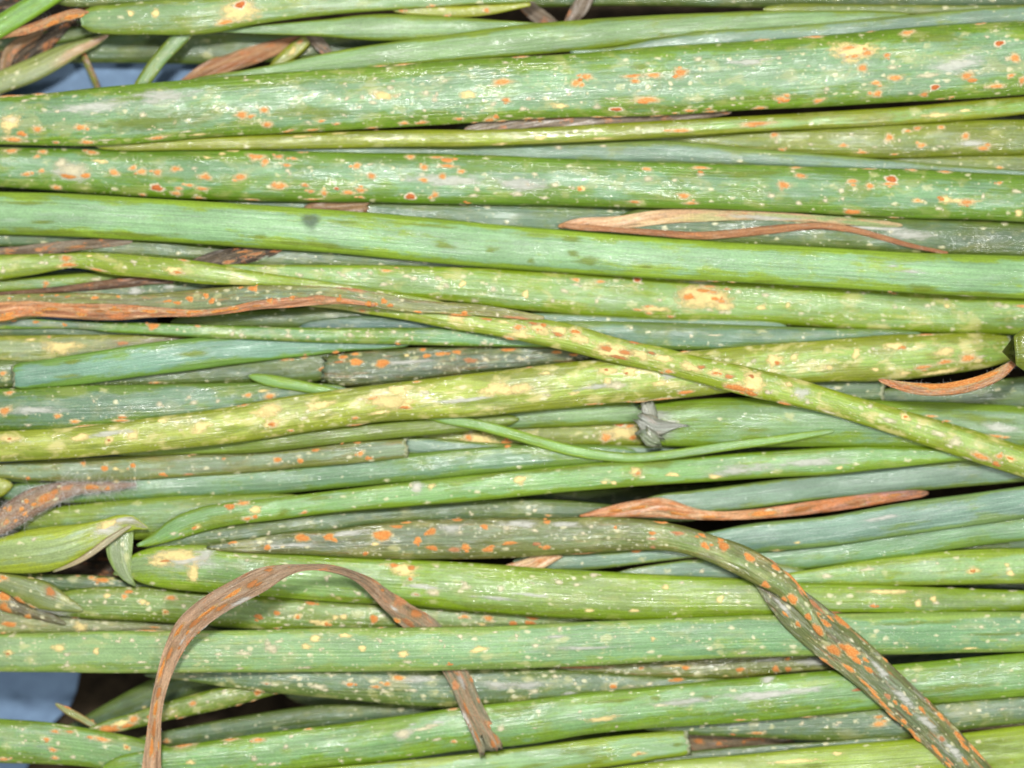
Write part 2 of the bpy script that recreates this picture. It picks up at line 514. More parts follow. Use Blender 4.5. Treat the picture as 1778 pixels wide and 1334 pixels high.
def mesh_obj(name, verts, faces, mat, parent=None, flat=False):
    me = bpy.data.meshes.new(name)
    c = verts.mean(0)
    me.from_pydata((verts - c).tolist(), [], faces)
    if not flat:
        me.polygons.foreach_set('use_smooth', [True] * len(me.polygons))
    me.materials.append(mat)
    o = bpy.data.objects.new(name, me)
    COL.objects.link(o)
    set_parent(o, c, parent)
    return o, me

def fa(me, name, typ, data):
    a = me.attributes.new(name, typ, 'POINT')
    a.data.foreach_set('value' if typ == 'FLOAT' else ('color' if typ == 'FLOAT_COLOR' else 'vector'), np.asarray(data, np.float32).ravel())

EMPTIES = {}
def build_leaf(L):
    L.rf = rib_fn(L)
    n = len(L.S); wm = L.S[:, 2].max()
    M = 20 if wm < 30 else (32 if wm < 60 else 44)
    th = np.linspace(-math.pi, math.pi, M, endpoint=False)
    I, T = np.meshgrid(np.arange(n, dtype=float), th, indexing='ij')
    V = surf(L, I.ravel(), T.ravel()).reshape(n, M, 3)
    r = random.Random(L.seed + 9)
    # torn or cut ends: uneven rim
    for e, (kind, idx) in enumerate(((L.ends[0], 0), (L.ends[1], n - 1))):
        if kind in ('cut', 'torn'):
            sg = -1 if idx == 0 else 1
            am = 3.5 if kind == 'cut' else 9
            tw = np.array([L.tan[idx, 0], -L.tan[idx, 1], 0]) * 0.01
            ph = [r.uniform(0, 6.28) for _ in range(4)]
            j = (np.sin(3 * th + ph[0]) + np.sin(7 * th + ph[1]) + 0.7 * np.sin(11 * th + ph[2])) / 2.7
            j = j + np.array([r.uniform(-.4, .4) for _ in th])
            V[idx] += (j[:, None] * am * sg) * tw[None]
    lpS = np.repeat(L.s[:, None] / 100, M, 1)
    arc = np.concatenate([[0], np.cumsum(np.hypot(np.diff(np.sin(th)), np.diff(np.cos(th)) * L.ratio))])
    arc -= np.interp(0, th, arc)
    lpV = (L.a[:, None] * arc[None]) / 100
    lp = np.stack([lpS, lpV, np.full_like(lpS, (L.seed % 997) * 0.37)], -1).reshape(-1, 3)
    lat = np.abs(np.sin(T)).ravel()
    faces = []
    for i in range(n - 1):
        b0 = i * M; b1 = b0 + M
        for j in range(M):
            k = (j + 1) % M
            faces.append((b0 + j, b0 + k, b1 + k, b1 + j))
    verts = V.reshape(-1, 3)
    # base colours along the leaf
    xs = L.S[:, 0]
    if L.tints:
        tx = [t[0] for t in L.tints]; tc = np.array([lin(t[1]) for t in L.tints])
        cst = np.stack([np.interp(xs, tx, tc[:, q]) for q in range(3)], 1)
    else:
        cst = np.repeat(np.array(lin(L.col))[None], n, 0)
    rb = np.repeat(np.array(lin(L.rub))[None], n, 0)
    C1 = np.repeat(cst[:, None], M, 1).reshape(-1, 3); C2 = np.repeat(rb[:, None], M, 1).reshape(-1, 3)
    extraV, extra = [], 0
    def ring_mean(ring): return ring.mean(0)
    # close the ends; a cut one is an open hollow tube with an inner wall
    for kind, idx in ((L.ends[0], 0), (L.ends[1], n - 1)):
        ring = verts[idx * M:(idx + 1) * M]; c = ring.mean(0)
        base = len(verts)
        inn = -1 if idx else 1
        tw = np.array([L.tan[idx, 0], -L.tan[idx, 1], 0]) * 0.01 * inn
        if kind in ('cut', 'torn'):
            r1 = c + (ring - c) * np.array([.9, .9, .72]); r2 = r1 + tw * 26 + (c - r1) * .15
            add = np.vstack([r1, r2, (c + tw * 34)[None]])
            verts = np.vstack([verts, add])
            rings = [idx * M, base, base + M]
            for q in range(2):
                for j in range(M):
                    k = (j + 1) % M
                    f = (rings[q] + j, rings[q] + k, rings[q + 1] + k, rings[q + 1] + j)
                    faces.append(f if idx else f[::-1])
            for j in range(M):
                faces.append((base + M + j, base + M + (j + 1) % M, base + 2 * M))
            na = 2 * M + 1
        else:
            o = c - tw * (L.a[idx] * (0.9 if kind == 'round' else 0.6))
            verts = np.vstack([verts, o[None]])
            for j in range(M):
                faces.append((idx * M + j, idx * M + (j + 1) % M, base))
            na = 1
        lp = np.vstack([lp, np.repeat(lp[idx * M][None], na, 0)])
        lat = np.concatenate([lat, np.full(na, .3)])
        C1 = np.vstack([C1, np.repeat(C1[idx * M][None], na, 0)]); C2 = np.vstack([C2, np.repeat(C2[idx * M][None], na, 0)])
    parent = None; nm = L.name
    if L.part_of:
        nm = L.part_name
        if L.part_of['key'] not in EMPTIES:
            e = bpy.data.objects.new(L.part_of['name'], None); COL.objects.link(e)
            e.empty_display_size = 0.3
            set_parent(e, verts.mean(0), None)
            e['label'] = L.part_of['label']; e['category'] = 'leaf'; e['group'] = L.part_of['group']
            EMPTIES[L.part_of['key']] = e
        parent = EMPTIES[L.part_of['key']]
    o, me = mesh_obj(nm, verts, faces, M_DRY if L.dry else M_LEAF, parent)
    fa(me, 'lp', 'FLOAT_VECTOR', lp)
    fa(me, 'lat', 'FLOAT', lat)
    one = np.ones((len(verts), 1))
    fa(me, 'col', 'FLOAT_COLOR', np.hstack([C1, one])); fa(me, 'rub', 'FLOAT_COLOR', np.hstack([C2, one]))
    fa(me, 'prm', 'FLOAT_COLOR', np.repeat(np.array([[*L.prm, 1.0]]), len(verts), 0))
    fa(me, 'prm2', 'FLOAT_COLOR', np.repeat(np.array([[*L.prm2, 1.0]]), len(verts), 0))
    if parent is None:
        o['label'] = L.label; o['category'] = L.cat; o['group'] = L.group
    L.obj = o
    # pale dried rim on cut ends
    for kind, idx in ((L.ends[0], 0), (L.ends[1], n - 1)):
        if kind != 'cut': continue
        inn = -1 if idx else 1
        ring = verts[idx * M:(idx + 1) * M]; c = ring.mean(0)
        tw = np.array([L.tan[idx, 0], -L.tan[idx, 1], 0]) * 0.01 * inn
        R = [c + (ring - c) * 1.015 + tw * 4.5, c + (ring - c) * 1.03 - tw * 1.0, c + (ring - c) * np.array([.88, .88, .70]) + tw * .5, c + (ring - c) * np.array([.86, .86, .66]) + tw * 8]
        jit = np.array([[r.uniform(-1, 1)] for _ in range(M)]) * 2.2
        R[0] = R[0] + tw * jit; R[1] = R[1] - tw * np.abs(jit) * .6
        rv = np.vstack(R); rf = []
        for q in range(3):
            for j in range(M):
                k = (j + 1) % M
                rf.append((q * M + j, q * M + k, (q + 1) * M + k, (q + 1) * M + j))
        mesh_obj('cut_rim', rv, rf, M_RIM, o)

def build_spot(L, px, py, rx, ry, kind, seed):
    """a patch that hugs the skin of leaf L, centred where pixel (px,py) falls on it"""
    r = random.Random(seed)
    d2 = (L.S[:, 0] - px) ** 2 + (L.S[:, 1] - py) ** 2
    i = int(np.argmin(d2)); i = min(max(i, 1), len(L.S) - 2)
    dx, dy = px - L.S[i, 0], py - L.S[i, 1]
    q = dx * L.nor[i, 0] + dy * L.nor[i, 1]
    al = dx * L.tan[i, 0] + dy * L.tan[i, 1]
    seg = np.hypot(*(L.S[min(i + 1, len(L.S) - 1), :2] - L.S[i - 1, :2])) / 2
    ic = i + al / max(seg, 1)
    t = max(-0.97, min(0.97, q / L.a[i]))
    th0 = math.copysign(math.asin(abs(t) ** (1 / 0.92)), t)
    # size grows a little: the edge thins out
    gr = 1.42 if kind == 'o' else 1.18
    rx, ry = rx * gr, ry * gr
    K = 16 if max(rx, ry) < 14 else 26
    NR = 4 if max(rx, ry) < 14 else 8
    ph = [r.uniform(0, 6.28) for _ in range(4)]; am = r.uniform(.7, 1.7)
    pts, rad = [(0, 0)], [0.0]
    for a_ in range(1, NR + 1):
        f = a_ / NR
        for k in range(K):
            g = 2 * math.pi * k / K
            w = 1 + am * (0.14 * math.sin(2 * g + ph[0]) + 0.10 * math.sin(3 * g + ph[1]) + 0.07 * math.sin(5 * g + ph[2])) * (f ** .5)
            pts.append((math.cos(g) * rx * f * w, math.sin(g) * ry * f * w)); rad.append(f)
    pts = np.array(pts); rad = np.array(rad)
    arcl = max(1.0, math.hypot(L.a[i] * math.cos(th0), L.b[i] * math.sin(th0)))
    sx = pts[:, 0]
    ii = ic + sx / max(seg, 1)
    # projected lateral offset near the middle, arc length near the edge
    th = th0 + pts[:, 1] / max(arcl, L.a[i] * 0.30)
    th = np.clip(th, -2.4, 2.4)
    h = {'o': 1.1, 'p': 1.5, 'd': 1.3, 'P': 1.0, 'r': 0.6}.get(kind, 0.25)
    big = 0.5 if max(rx, ry) < 14 else 0.8
    off = big + h * np.clip(1 - (rad / 0.65) ** 2, 0, 1) + 0.02 * (seed % 11) + (0.25 if kind in 'opd' else 0) - (0.12 if kind in 'ygq' else 0)
    ii = np.clip(ii, 0.3, len(L.S) - 1.3)
    V = surf(L, ii, th, off)
    F = []
    for k in range(K): F.append((0, 1 + k, 1 + (k + 1) % K))
    for a_ in range(NR - 1):
        b0 = 1 + a_ * K; b1 = b0 + K
        for k in range(K):
            F.append((b0 + k, b1 + k, b1 + (k + 1) % K, b0 + (k + 1) % K))
    nm, mat = SPOT[kind]
    o, me = mesh_obj(nm, V, F, mat, L.obj)
    fa(me, 'rad', 'FLOAT', rad)
    return o

def fuzz(L, x0, x1, count, length, seed, name='mould_fuzz', spread=1.0, up=1.0):
    r = random.Random(seed)
    V, F = [], []
    idx = [i for i in range(len(L.S)) if x0 <= L.S[i, 0] <= x1]
    for _ in range(count):
        i = r.choice(idx) + r.random()
        th = r.uniform(-1.75, 1.75) * spread
        p = surf(L, np.array([i]), np.array([th]), 0.0)[0]
        n = surf(L, np.array([i]), np.array([th]), 10.0)[0] - p
        n /= np.linalg.norm(n) + 1e-9
        d = n * up + np.array([r.gauss(0, 1.0), r.gauss(0, 1.0), r.gauss(0, .35)])
        d /= np.linalg.norm(d)
        cl = 0.55 + 0.45 * math.sin(i * 1.3) * math.sin(i * .47 + th * 2)
        ln = length * 0.01 * r.uniform(.2, 1.2) * cl
        rr = r.uniform(0.09, 0.20) * 0.01
        bend = np.array([r.gauss(0, 1.4), r.gauss(0, 1.4), r.gauss(0, .6)])
        side = np.cross(d, [0.3, 0.2, 1]); side /= np.linalg.norm(side) + 1e-9
        s2 = np.cross(d, side)
        b = len(V)
        for q in range(4):
            f = q / 3
            c = p + d * ln * f + bend * ln * f * f * .6
            w = rr * (1 - .6 * f)
            for g in (0, 2.09, 4.19):
                V.append(c + side * math.cos(g) * w + s2 * math.sin(g) * w)
        for q in range(3):
            for g in range(3):
                k = (g + 1) % 3
                F.append((b + q * 3 + g, b + q * 3 + k, b + q * 3 + 3 + k, b + q * 3 + 3 + g))
    o, me = mesh_obj(name, np.array(V), F, M_FUZZ, L.obj)
    o['kind'] = 'stuff'
    return o

# ------------------------------------------------------------------ the surface below
def sheet(name, pts, z, mat, thick=0.05, tilt=0.0):
    zs = [z + tilt * (y - 667) / 1334 for x, y in pts]
    W = [px2w(x, y, q) for (x, y), q in zip(pts, zs)]
    n = len(W)
    V = np.array([(x, y, q) for (x, y), q in zip(W, zs)] + [(x, y, q - thick) for (x, y), q in zip(W, zs)])
    F = [tuple(range(n)), tuple(range(2 * n - 1, n - 1, -1))] + [(i, i + n, (i + 1) % n + n, (i + 1) % n) for i in range(n)]
    F = [F[0][::-1], F[1][::-1]] + [f[::-1] for f in F[2:]]
    return mesh_obj(name, V, F, mat, None, True)[0]
g = sheet('ground', [(-3000, -3000), (4800, -3000), (4800, 4300), (-3000, 4300)], -2.5,
          plain_material('dark_ground_cloth', lin((96, 80, 62)), lin((60, 50, 40)), 1.5, 0.9, 0.05, 0.1), 0.2)
g['kind'] = 'structure'
cardpts = [(-420, -240), (392, -240), (380, 20), (368, 160), (300, 420), (240, 700), (180, 980), (146, 1130), (138, 1168), (132, 1200), (122, 1225), (104, 1244), (84, 1262), (60, 1300), (10, 1420), (-420, 1500)]  # right edge curved to imitate the soft edge of a shadow
card = sheet('blue_card', cardpts, -1.65, plain_material('blue_card_paper', lin((140, 170, 202), .68), lin((130, 158, 190), .68), 3, 0.85, 0.002, 0.1), 0.06, -1.3)
card['label'] = 'pale blue backing card showing through the gaps at the left edge'; card['category'] = 'card'

# ------------------------------------------------------------------ the pile, from the bottom up
TEAL = dict(col=(126, 160, 130), rub=(129, 156, 72))
GRN = dict(col=(134, 172, 110), rub=(131, 158, 44))
PALE = dict(col=(146, 190, 126), rub=(149, 177, 46))
YEL = dict(col=(172, 184, 96), rub=(160, 169, 36))
OLV = dict(col=(128, 150, 84), rub=(129, 145, 30))
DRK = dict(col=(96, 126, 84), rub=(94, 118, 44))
BRN = dict(col=(158, 122, 84), rub=(122, 88, 58))
ORA = dict(col=(196, 148, 104), rub=(168, 106, 66))
TAN = dict(col=(236, 198, 154), rub=(220, 172, 126))
GRY = dict(col=(142, 128, 106), rub=(108, 88, 68))
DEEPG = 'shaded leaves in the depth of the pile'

# deep fill: most of these leaves are added to keep the gaps dark
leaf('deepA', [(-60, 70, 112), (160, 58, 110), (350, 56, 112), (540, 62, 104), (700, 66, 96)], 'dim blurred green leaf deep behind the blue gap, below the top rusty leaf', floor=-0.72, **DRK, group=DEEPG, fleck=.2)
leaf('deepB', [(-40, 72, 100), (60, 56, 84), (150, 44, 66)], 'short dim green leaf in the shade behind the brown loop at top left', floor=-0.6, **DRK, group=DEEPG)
leaf('deepC', [(820, 215, 245), (1100, 210, 262), (1500, 205, 262), (1850, 200, 270)], 'dark filler leaf added to darken the gap above the narrow yellow-green leaf', floor=-1.0, **DRK, group=DEEPG)
leaf('deepD', [(250, 400, 470), (700, 430, 500), (1200, 470, 520), (1850, 500, 560)], 'dim filler leaf added to darken gaps under the broad smooth pale leaf', floor=-1.0, **DRK, group=DEEPG)
leaf('deepE', [(-60, 480, 545), (250, 470, 530), (600, 500, 545), (900, 530, 570)], 'dim filler leaf added to darken gaps under the orange shrivelled strip at the left edge', floor=-1.0, **DRK, group=DEEPG)
leaf('deepF', [(-60, 690, 760), (400, 640, 700), (900, 590, 660), (1400, 560, 640), (1850, 540, 630)], 'dim filler leaf added to darken gaps under the yellow leaf that crosses the middle', floor=-1.0, **DRK, group=DEEPG)
leaf('deepG', [(600, 740, 800), (1100, 730, 790), (1500, 730, 800), (1850, 700, 820)], 'dim filler leaf added to darken gaps under the torn-ended leaf at the right', floor=-1.0, **DRK, group=DEEPG)
leaf('deepH', [(-60, 850, 930), (300, 850, 930), (700, 860, 900), (1150, 845, 895), (1500, 830, 880)], 'dark filler leaf added in the shaded slit below the long green leaf', floor=-1.1, **DRK, group=DEEPG)
leaf('deepI', [(300, 1000, 1090), (900, 1010, 1090), (1500, 1010, 1070), (1850, 1000, 1070)], 'dim filler leaf added to darken gaps under the light green leaf right of the kink', floor=-1.0, **DRK, group=DEEPG)
leaf('deepJ', [(560, 1170, 1230), (1000, 1140, 1200), (1500, 1120, 1180), (1850, 1100, 1160)], 'dim filler leaf added to darken the slit below the pale speckled leaf', floor=-1.2, **DRK, group=DEEPG)
leaf('deepK', [(480, 1290, 1350), (900, 1270, 1340), (1300, 1250, 1330), (1850, 1220, 1300)], 'dim filler leaf added to darken the slit above the cut leaf at the bottom', floor=-1.2, **DRK, group=DEEPG)
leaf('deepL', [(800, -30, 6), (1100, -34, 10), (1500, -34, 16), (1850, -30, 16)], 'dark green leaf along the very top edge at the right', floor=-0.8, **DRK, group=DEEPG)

leaf('deepM', [(-60, 930, 1040), (120, 940, 1050), (330, 960, 1060)], 'dark brown filler leaf added for the deep shade under the kinked leaf', dry=True, floor=-1.0, col=(96, 76, 56), rub=(62, 50, 38), group=DEEPG)  # dark fill added where the gap shows only deep shade
leaf('deepN', [(-60, 230, 340), (200, 232, 345), (500, 240, 350), (900, 240, 360)], 'dim filler leaf added to darken gaps under the second broad spotted leaf', floor=-1.0, **DRK, group=DEEPG)
leaf('deepO', [(-60, 1060, 1130), (300, 1070, 1140), (700, 1080, 1150)], 'dim filler leaf added under the left part of the broad pale speckled leaf', floor=-1.0, **DRK, group=DEEPG)
leaf('deepQ', [(-60, -20, 70), (60, -30, 56), (180, -40, 40)], 'dark filler leaf added for the shade above the shrivelled rusty leaf tip', dry=True, floor=-0.8, col=(70, 60, 44), rub=(50, 42, 32), group=DEEPG)
leaf('deepP', [(-60, 90, 165), (20, 82, 150), (70, 60, 100), (110, 40, 60)], 'dark filler leaf added for the shade behind the brown loop in the top left corner', dry=True, floor=-0.8, col=(90, 74, 56), rub=(60, 50, 38), group=DEEPG)

# top left corner
leaf('T8', [(8, 118, 20), (14, 96, 22), (30, 78, 20), (62, 62, 14)], 'brown dried loop curling in front of the dark at top left', mode='c', dry=True, floor=-.7, **BRN)
leaf('TS', [(143, 92, 9), (155, 118, 11), (168, 146, 10), (176, 170, 8)], 'thin brown stalk standing out against the blue gap', mode='c', dry=True, floor=-.6, ratio=.6, **BRN)
leaf('D2', [(322, 140, 12), (360, 122, 28), (420, 102, 32), (475, 84, 26), (515, 70, 14)], 'blurred brown and orange decayed strip right of the blue gap', mode='c', dry=True, floor=-.6, **ORA)
leaf('D3', [(484, 110, 22), (508, 90, 26), (530, 72, 20), (545, 60, 10)], 'short yellow-green leaf piece with an orange spot beside the decayed strip', mode='c', floor=-.5, **YEL, wax=.2)
leaf('D4', [(540, 60, 20), (556, 78, 22), (574, 98, 14)], 'small pinkish brown scrap in the dark gap near the top', mode='c', dry=True, floor=-.5, **GRY)
leaf('D7', [(905, 0, 22), (925, 20, 26), (958, 44, 24)], 'pinkish dried strip in the dark gap at the top, the left one of two', mode='c', dry=True, floor=-.6, **GRY)
leaf('D8', [(1018, -4, 26), (1004, 18, 28), (985, 42, 14)], 'pale dried strip slanting the other way in the dark gap at the top', mode='c', dry=True, floor=-.6, **GRY)
leaf('T6', [(336, 40, 26), (312, 66, 28), (278, 102, 26), (242, 152, 22)], 'small soft green leaf slanting down across the blue gap', mode='c', floor=0.0, ratio=.6, **GRN, wax=.9)
leaf('T7', [(-40, 160, 40), (0, 144, 40), (54, 123, 42), (105, 98, 36), (140, 82, 24), (165, 72, 17), (178, 66, 11)], 'pale green leaf at the left edge ending in a dry brown tip', mode='c', floor=-.4,
     tints=[(0, (150, 168, 116)), (80, (160, 172, 120)), (115, (196, 160, 112)), (175, (196, 136, 96))], rub=(153, 166, 88), wax=.6)
leaf('T3b', [(690, 14, 22), (740, 10, 29), (800, 10, 31), (850, 8, 26), (920, 4, 11)], 'yellow-green leaf tip with orange spots at the top edge', **YEL, wax=.3)
leaf('T4', [(370, 51, 56), (440, 45, 59), (560, 34, 64), (650, 25, 71), (740, 27, 70), (850, 34, 61), (920, 39, 51), (990, 43, 48)], 'plain smooth green leaf shaped like a lens below the top rusty leaf', **GRN, wax=.8, fleck=.0)
leaf('T0', [(120, -20, 12), (300, -30, 6), (480, -40, -10)], 'dark green leaf along the top edge above the leaf with the dark red spot', **DRK)
leaf('T3', [(140, 28, 46), (151, 16, 54), (200, 8, 60), (243, 2, 61), (351, -6, 60), (440, -12, 43), (575, -14, 26), (710, -14, 16), (818, -14, 8), (920, -14, 3)], 'green leaf along the top edge with a large dark red spot in a tan ring', **GRN, wax=.7, fleck=.35, ends=('round', ''))
leaf('T2', [(-10, 64, 10), (10, 58, 14), (50, 50, 17), (95, 34, 17), (135, 23, 15), (146, 22, 8)], 'shrivelled rusty brown leaf tip crossing the top left corner', mode='c', dry=True, ratio=.3, ribs=2.5, wob=2.5, **ORA)
leaf('T1', [(-50, 76, 36), (0, 46, 38), (54, 13, 38), (110, -22, 36), (150, -45, 34)], 'bright green leaf cutting across the top left corner', mode='c', ratio=.5, col=(130, 182, 92), rub=(123, 169, 30), wax=.6, fleck=.05)

# first rows
leaf('U0', [(1340, 10, 24), (1500, 8, 26), (1700, 10, 24), (1820, 8, 20)], 'dim green leaf at the top right edge behind the glossy one', **OLV)
leaf('U1', [(340, 135, 150), (440, 119, 140), (521, 103, 130), (602, 86, 124), (683, 73, 116), (764, 62, 108), (880, 46, 99), (1015, 34, 88), (1150, 26, 70), (1258, 22, 58), (1298, 20, 56), (1433, 19, 46), (1568, 22, 38)], 'smooth unspotted green leaf just above the broad spotted leaf', **GRN, wax=.85, fleck=.0)
leaf('U2', [(990, 88, 94), (1069, 82, 94), (1150, 66, 90), (1258, 51, 82), (1298, 50, 76), (1433, 40, 67), (1568, 27, 54), (1704, 14, 46), (1810, 9, 42)], 'narrow blue-green leaf lying along the upper edge of the broad spotted leaf', **TEAL, wax=.7, fleck=.1, wet=.8)
leaf('R1', [(820, 224, 14), (900, 216, 24), (1000, 211, 26), (1100, 205, 26), (1200, 198, 20), (1260, 195, 10)], 'dark brown wet strip showing under the broad spotted leaf', mode='c', dry=True, **GRY, wet=.9, floor=.2)
leaf('C3', [(1540, 274, 286), (1649, 268, 298), (1800, 264, 304)], 'dull olive leaf at the right edge below the rusty olive leaf', **OLV, fleck=.4)
leaf('C2', [(1080, 238, 246), (1200, 230, 256), (1298, 226, 262), (1433, 220, 271), (1541, 213, 276), (1649, 209, 272), (1810, 207, 267)], 'olive leaf with orange spots at the right below the narrow yellow-green leaf', **OLV, wax=.35, fleck=.4, wet=.8)
leaf('C4', [(430, 256, 272), (575, 254, 276), (710, 252, 278), (880, 250, 282), (1015, 246, 284), (1150, 244, 286), (1298, 257, 291), (1433, 268, 295), (1568, 280, 300), (1704, 291, 307), (1810, 298, 312)], 'dull blue-green leaf wedged above the second spotted leaf', **TEAL, wax=.7, fleck=.15)
leaf('F0', [(400, 346, 378), (575, 348, 384), (710, 350, 392), (880, 352, 402), (1015, 354, 410), (1150, 358, 420), (1298, 364, 428), (1500, 374, 430)], 'dark blue-green leaf showing above the broad smooth pale leaf', col=(104, 140, 104), rub=(103, 133, 56), wax=.6, fleck=.25)
leaf('F0b', [(1120, 362, 412), (1250, 366, 424), (1433, 370, 434), (1568, 376, 440), (1704, 381, 446), (1810, 384, 450)], 'striped green leaf with wet glints right of the folded tan leaf', **DRK, wax=.5, fleck=.3, wet=1.0)
leaf('F3', [(545, 360, 16), (575, 360, 22), (610, 361, 24), (638, 362, 24)], 'brown frayed leaf stub showing above the smooth pale leaf', mode='c', dry=True, ends=('', 'torn'), **BRN, ratio=.35)
FOLD = dict(key='fold', name='dried_leaf', label='tan dry leaf folded to a sharp point with a thin brown lower limb', group='dried rusty leaves among the green ones')
leaf('F2a', [(979, 392, 10), (1000, 389, 17), (1069, 387, 22), (1150, 377, 25), (1231, 374, 21), (1300, 374, 17), (1360, 377, 15), (1450, 383, 14), (1560, 391, 7)], '', mode='c', dry=True, part_of=FOLD, part_name='upper_limb', ratio=.22,
     tints=[(980, (206, 144, 96)), (1010, (240, 186, 146)), (1140, (244, 206, 158)), (1180, (220, 196, 130)), (1250, (190, 190, 130)), (1450, (150, 172, 112))], rub=(214, 168, 128), fleck=0, wet=.3)
leaf('F2b', [(984, 393, 8), (1069, 399, 9), (1150, 405, 11), (1210, 409, 13), (1270, 406, 14), (1330, 400, 15), (1380, 395, 13), (1430, 393, 12), (1480, 399, 11), (1530, 412, 10), (1580, 426, 8), (1645, 440, 6)], '', mode='c', dry=True, part_of=FOLD, part_name='lower_limb', ratio=.3,
     col=(184, 128, 84), rub=(158, 100, 62), fleck=0, wet=.3)
leaf('E1', [(-40, 256, 321), (0, 256, 325), (135, 257, 335), (270, 259, 343), (440, 261, 350), (575, 264, 352), (710, 266, 354), (845, 270, 356), (1015, 277, 358), (1150, 281, 362), (1298, 286, 366), (1433, 290, 372), (1568, 294, 378), (1704, 300, 383), (1820, 307, 388)], 'broad green leaf covered in orange spots, second spotted one from the top', col=(120, 168, 112), rub=(107, 150, 30), wax=.45, fleck=.35, wet=.7, mot=.25)
leaf('C1', [(180, 246, 260), (320, 240, 262), (478, 234, 260), (575, 229, 258), (710, 225, 255), (845, 225, 254), (1015, 217, 247), (1150, 210, 240), (1298, 202, 230), (1433, 194, 223), (1568, 185, 216), (1704, 173, 206), (1820, 163, 194)], 'narrow yellow-green leaf with a line of wet glints under the broad spotted leaf', tints=[(200, (160, 160, 80)), (700, (168, 182, 52)), (1100, (150, 184, 60)), (1300, (150, 190, 104)), (1800, (140, 184, 92))], rub=(144, 158, 30), wax=.4, fleck=.15, wet=1.0, ratio=.6, mot=.2)
leaf('B1', [(-40, 172, 251), (0, 168, 251), (81, 162, 253), (162, 153, 254), (270, 143, 248), (378, 134, 238), (478, 127, 232), (575, 120, 227), (710, 111, 220), (845, 101, 213), (1015, 92, 204), (1150, 81, 200), (1298, 71, 192), (1433, 61, 186), (1568, 49, 178), (1700, 41, 170), (1820, 36, 162)], 'broadest green leaf in the upper part, covered in orange and cream spots', col=(128, 172, 118), rub=(118, 158, 28), wax=.75, fleck=.45, wet=.75, ratio=.40, mot=.3)

# under the pale smooth leaf
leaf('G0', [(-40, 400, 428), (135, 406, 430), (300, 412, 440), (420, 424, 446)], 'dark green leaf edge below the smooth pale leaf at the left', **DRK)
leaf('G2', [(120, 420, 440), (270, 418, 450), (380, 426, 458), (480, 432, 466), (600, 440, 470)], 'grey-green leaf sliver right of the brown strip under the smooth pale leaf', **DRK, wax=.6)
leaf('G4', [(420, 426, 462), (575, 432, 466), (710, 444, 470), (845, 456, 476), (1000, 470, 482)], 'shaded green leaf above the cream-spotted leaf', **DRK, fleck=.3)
leaf('G1', [(-20, 440, 14), (30, 437, 18), (80, 432, 20), (140, 426, 18), (220, 420, 10)], 'brown rusty strip at the left edge under the smooth pale leaf', mode='c', dry=True, **GRY)
leaf('G3', [(340, 458, 18), (375, 450, 28), (420, 444, 30), (470, 434, 22)], 'blackened crumpled leaf piece with orange dust under the smooth pale leaf', mode='c', dry=True, col=(92, 78, 60), rub=(66, 54, 42), fleck=.3)
leaf('M1', [(390, 460, 474), (467, 460, 484), (575, 460, 502), (656, 460, 511), (737, 462, 519), (845, 466, 531), (920, 470, 540), (1015, 474, 549), (1150, 482, 557), (1298, 488, 562), (1433, 497, 569), (1568, 505, 577), (1700, 512, 581), (1820, 518, 582)], 'green leaf with cream flecks and two tan rusty patches below the smooth pale leaf', col=(144, 184, 102), rub=(138, 169, 28), wax=.55, fleck=.5, wet=.7, mot=.55)
leaf('F1', [(-40, 333, 407), (0, 334, 408), (135, 337, 412), (270, 345, 419), (440, 355, 431), (575, 365, 440), (710, 375, 453), (880, 392, 467), (1015, 402, 476), (1150, 413, 485), (1298, 423, 491), (1433, 430, 500), (1568, 438, 508), (1820, 445, 521)], 'broad smooth pale green leaf without spots crossing the whole photograph', col=(146, 194, 134), rub=(145, 181, 52), wax=.8, fleck=.0, wet=.25, ratio=.46)
leaf('H2', [(-40, 486, 508), (0, 485, 508), (100, 478, 504), (160, 474, 500), (230, 474, 496), (320, 482, 500)], 'short green leaf with a small orange spot under the kinked yellow-green leaf', **GRN, wax=.2, fleck=.3)
leaf('H4', [(130, 500, 524), (230, 491, 522), (300, 489, 520), (400, 490, 514)], 'grey-green leaf piece with a white scuff above the shrivelled strip', **DRK, wax=.8, fleck=.6)
leaf('H3', [(-20, 512, 6), (60, 506, 8), (120, 501, 12), (170, 496, 16), (220, 491, 17), (262, 488, 12), (300, 490, 6)], 'dark brown glossy folded strip left of the shrivelled orange leaf', mode='c', dry=True, col=(126, 88, 60), rub=(72, 52, 38), wet=1.0, ratio=.35, fleck=.0)
leaf('H1', [(-40, 446, 490), (0, 443, 486), (60, 441, 477), (100, 440, 469), (125, 439, 465), (148, 438, 467), (189, 439, 476), (270, 446, 484), (351, 455, 494), (440, 471, 497), (520, 482, 502), (600, 494, 511), (680, 508, 521), (770, 524, 535)], 'yellow-green leaf with a rusty nick near the left edge, running under the shrivelled strip', col=(152, 182, 86), rub=(140, 166, 28), wax=.4, fleck=.35, wet=.8, mot=.6, wither=.15)

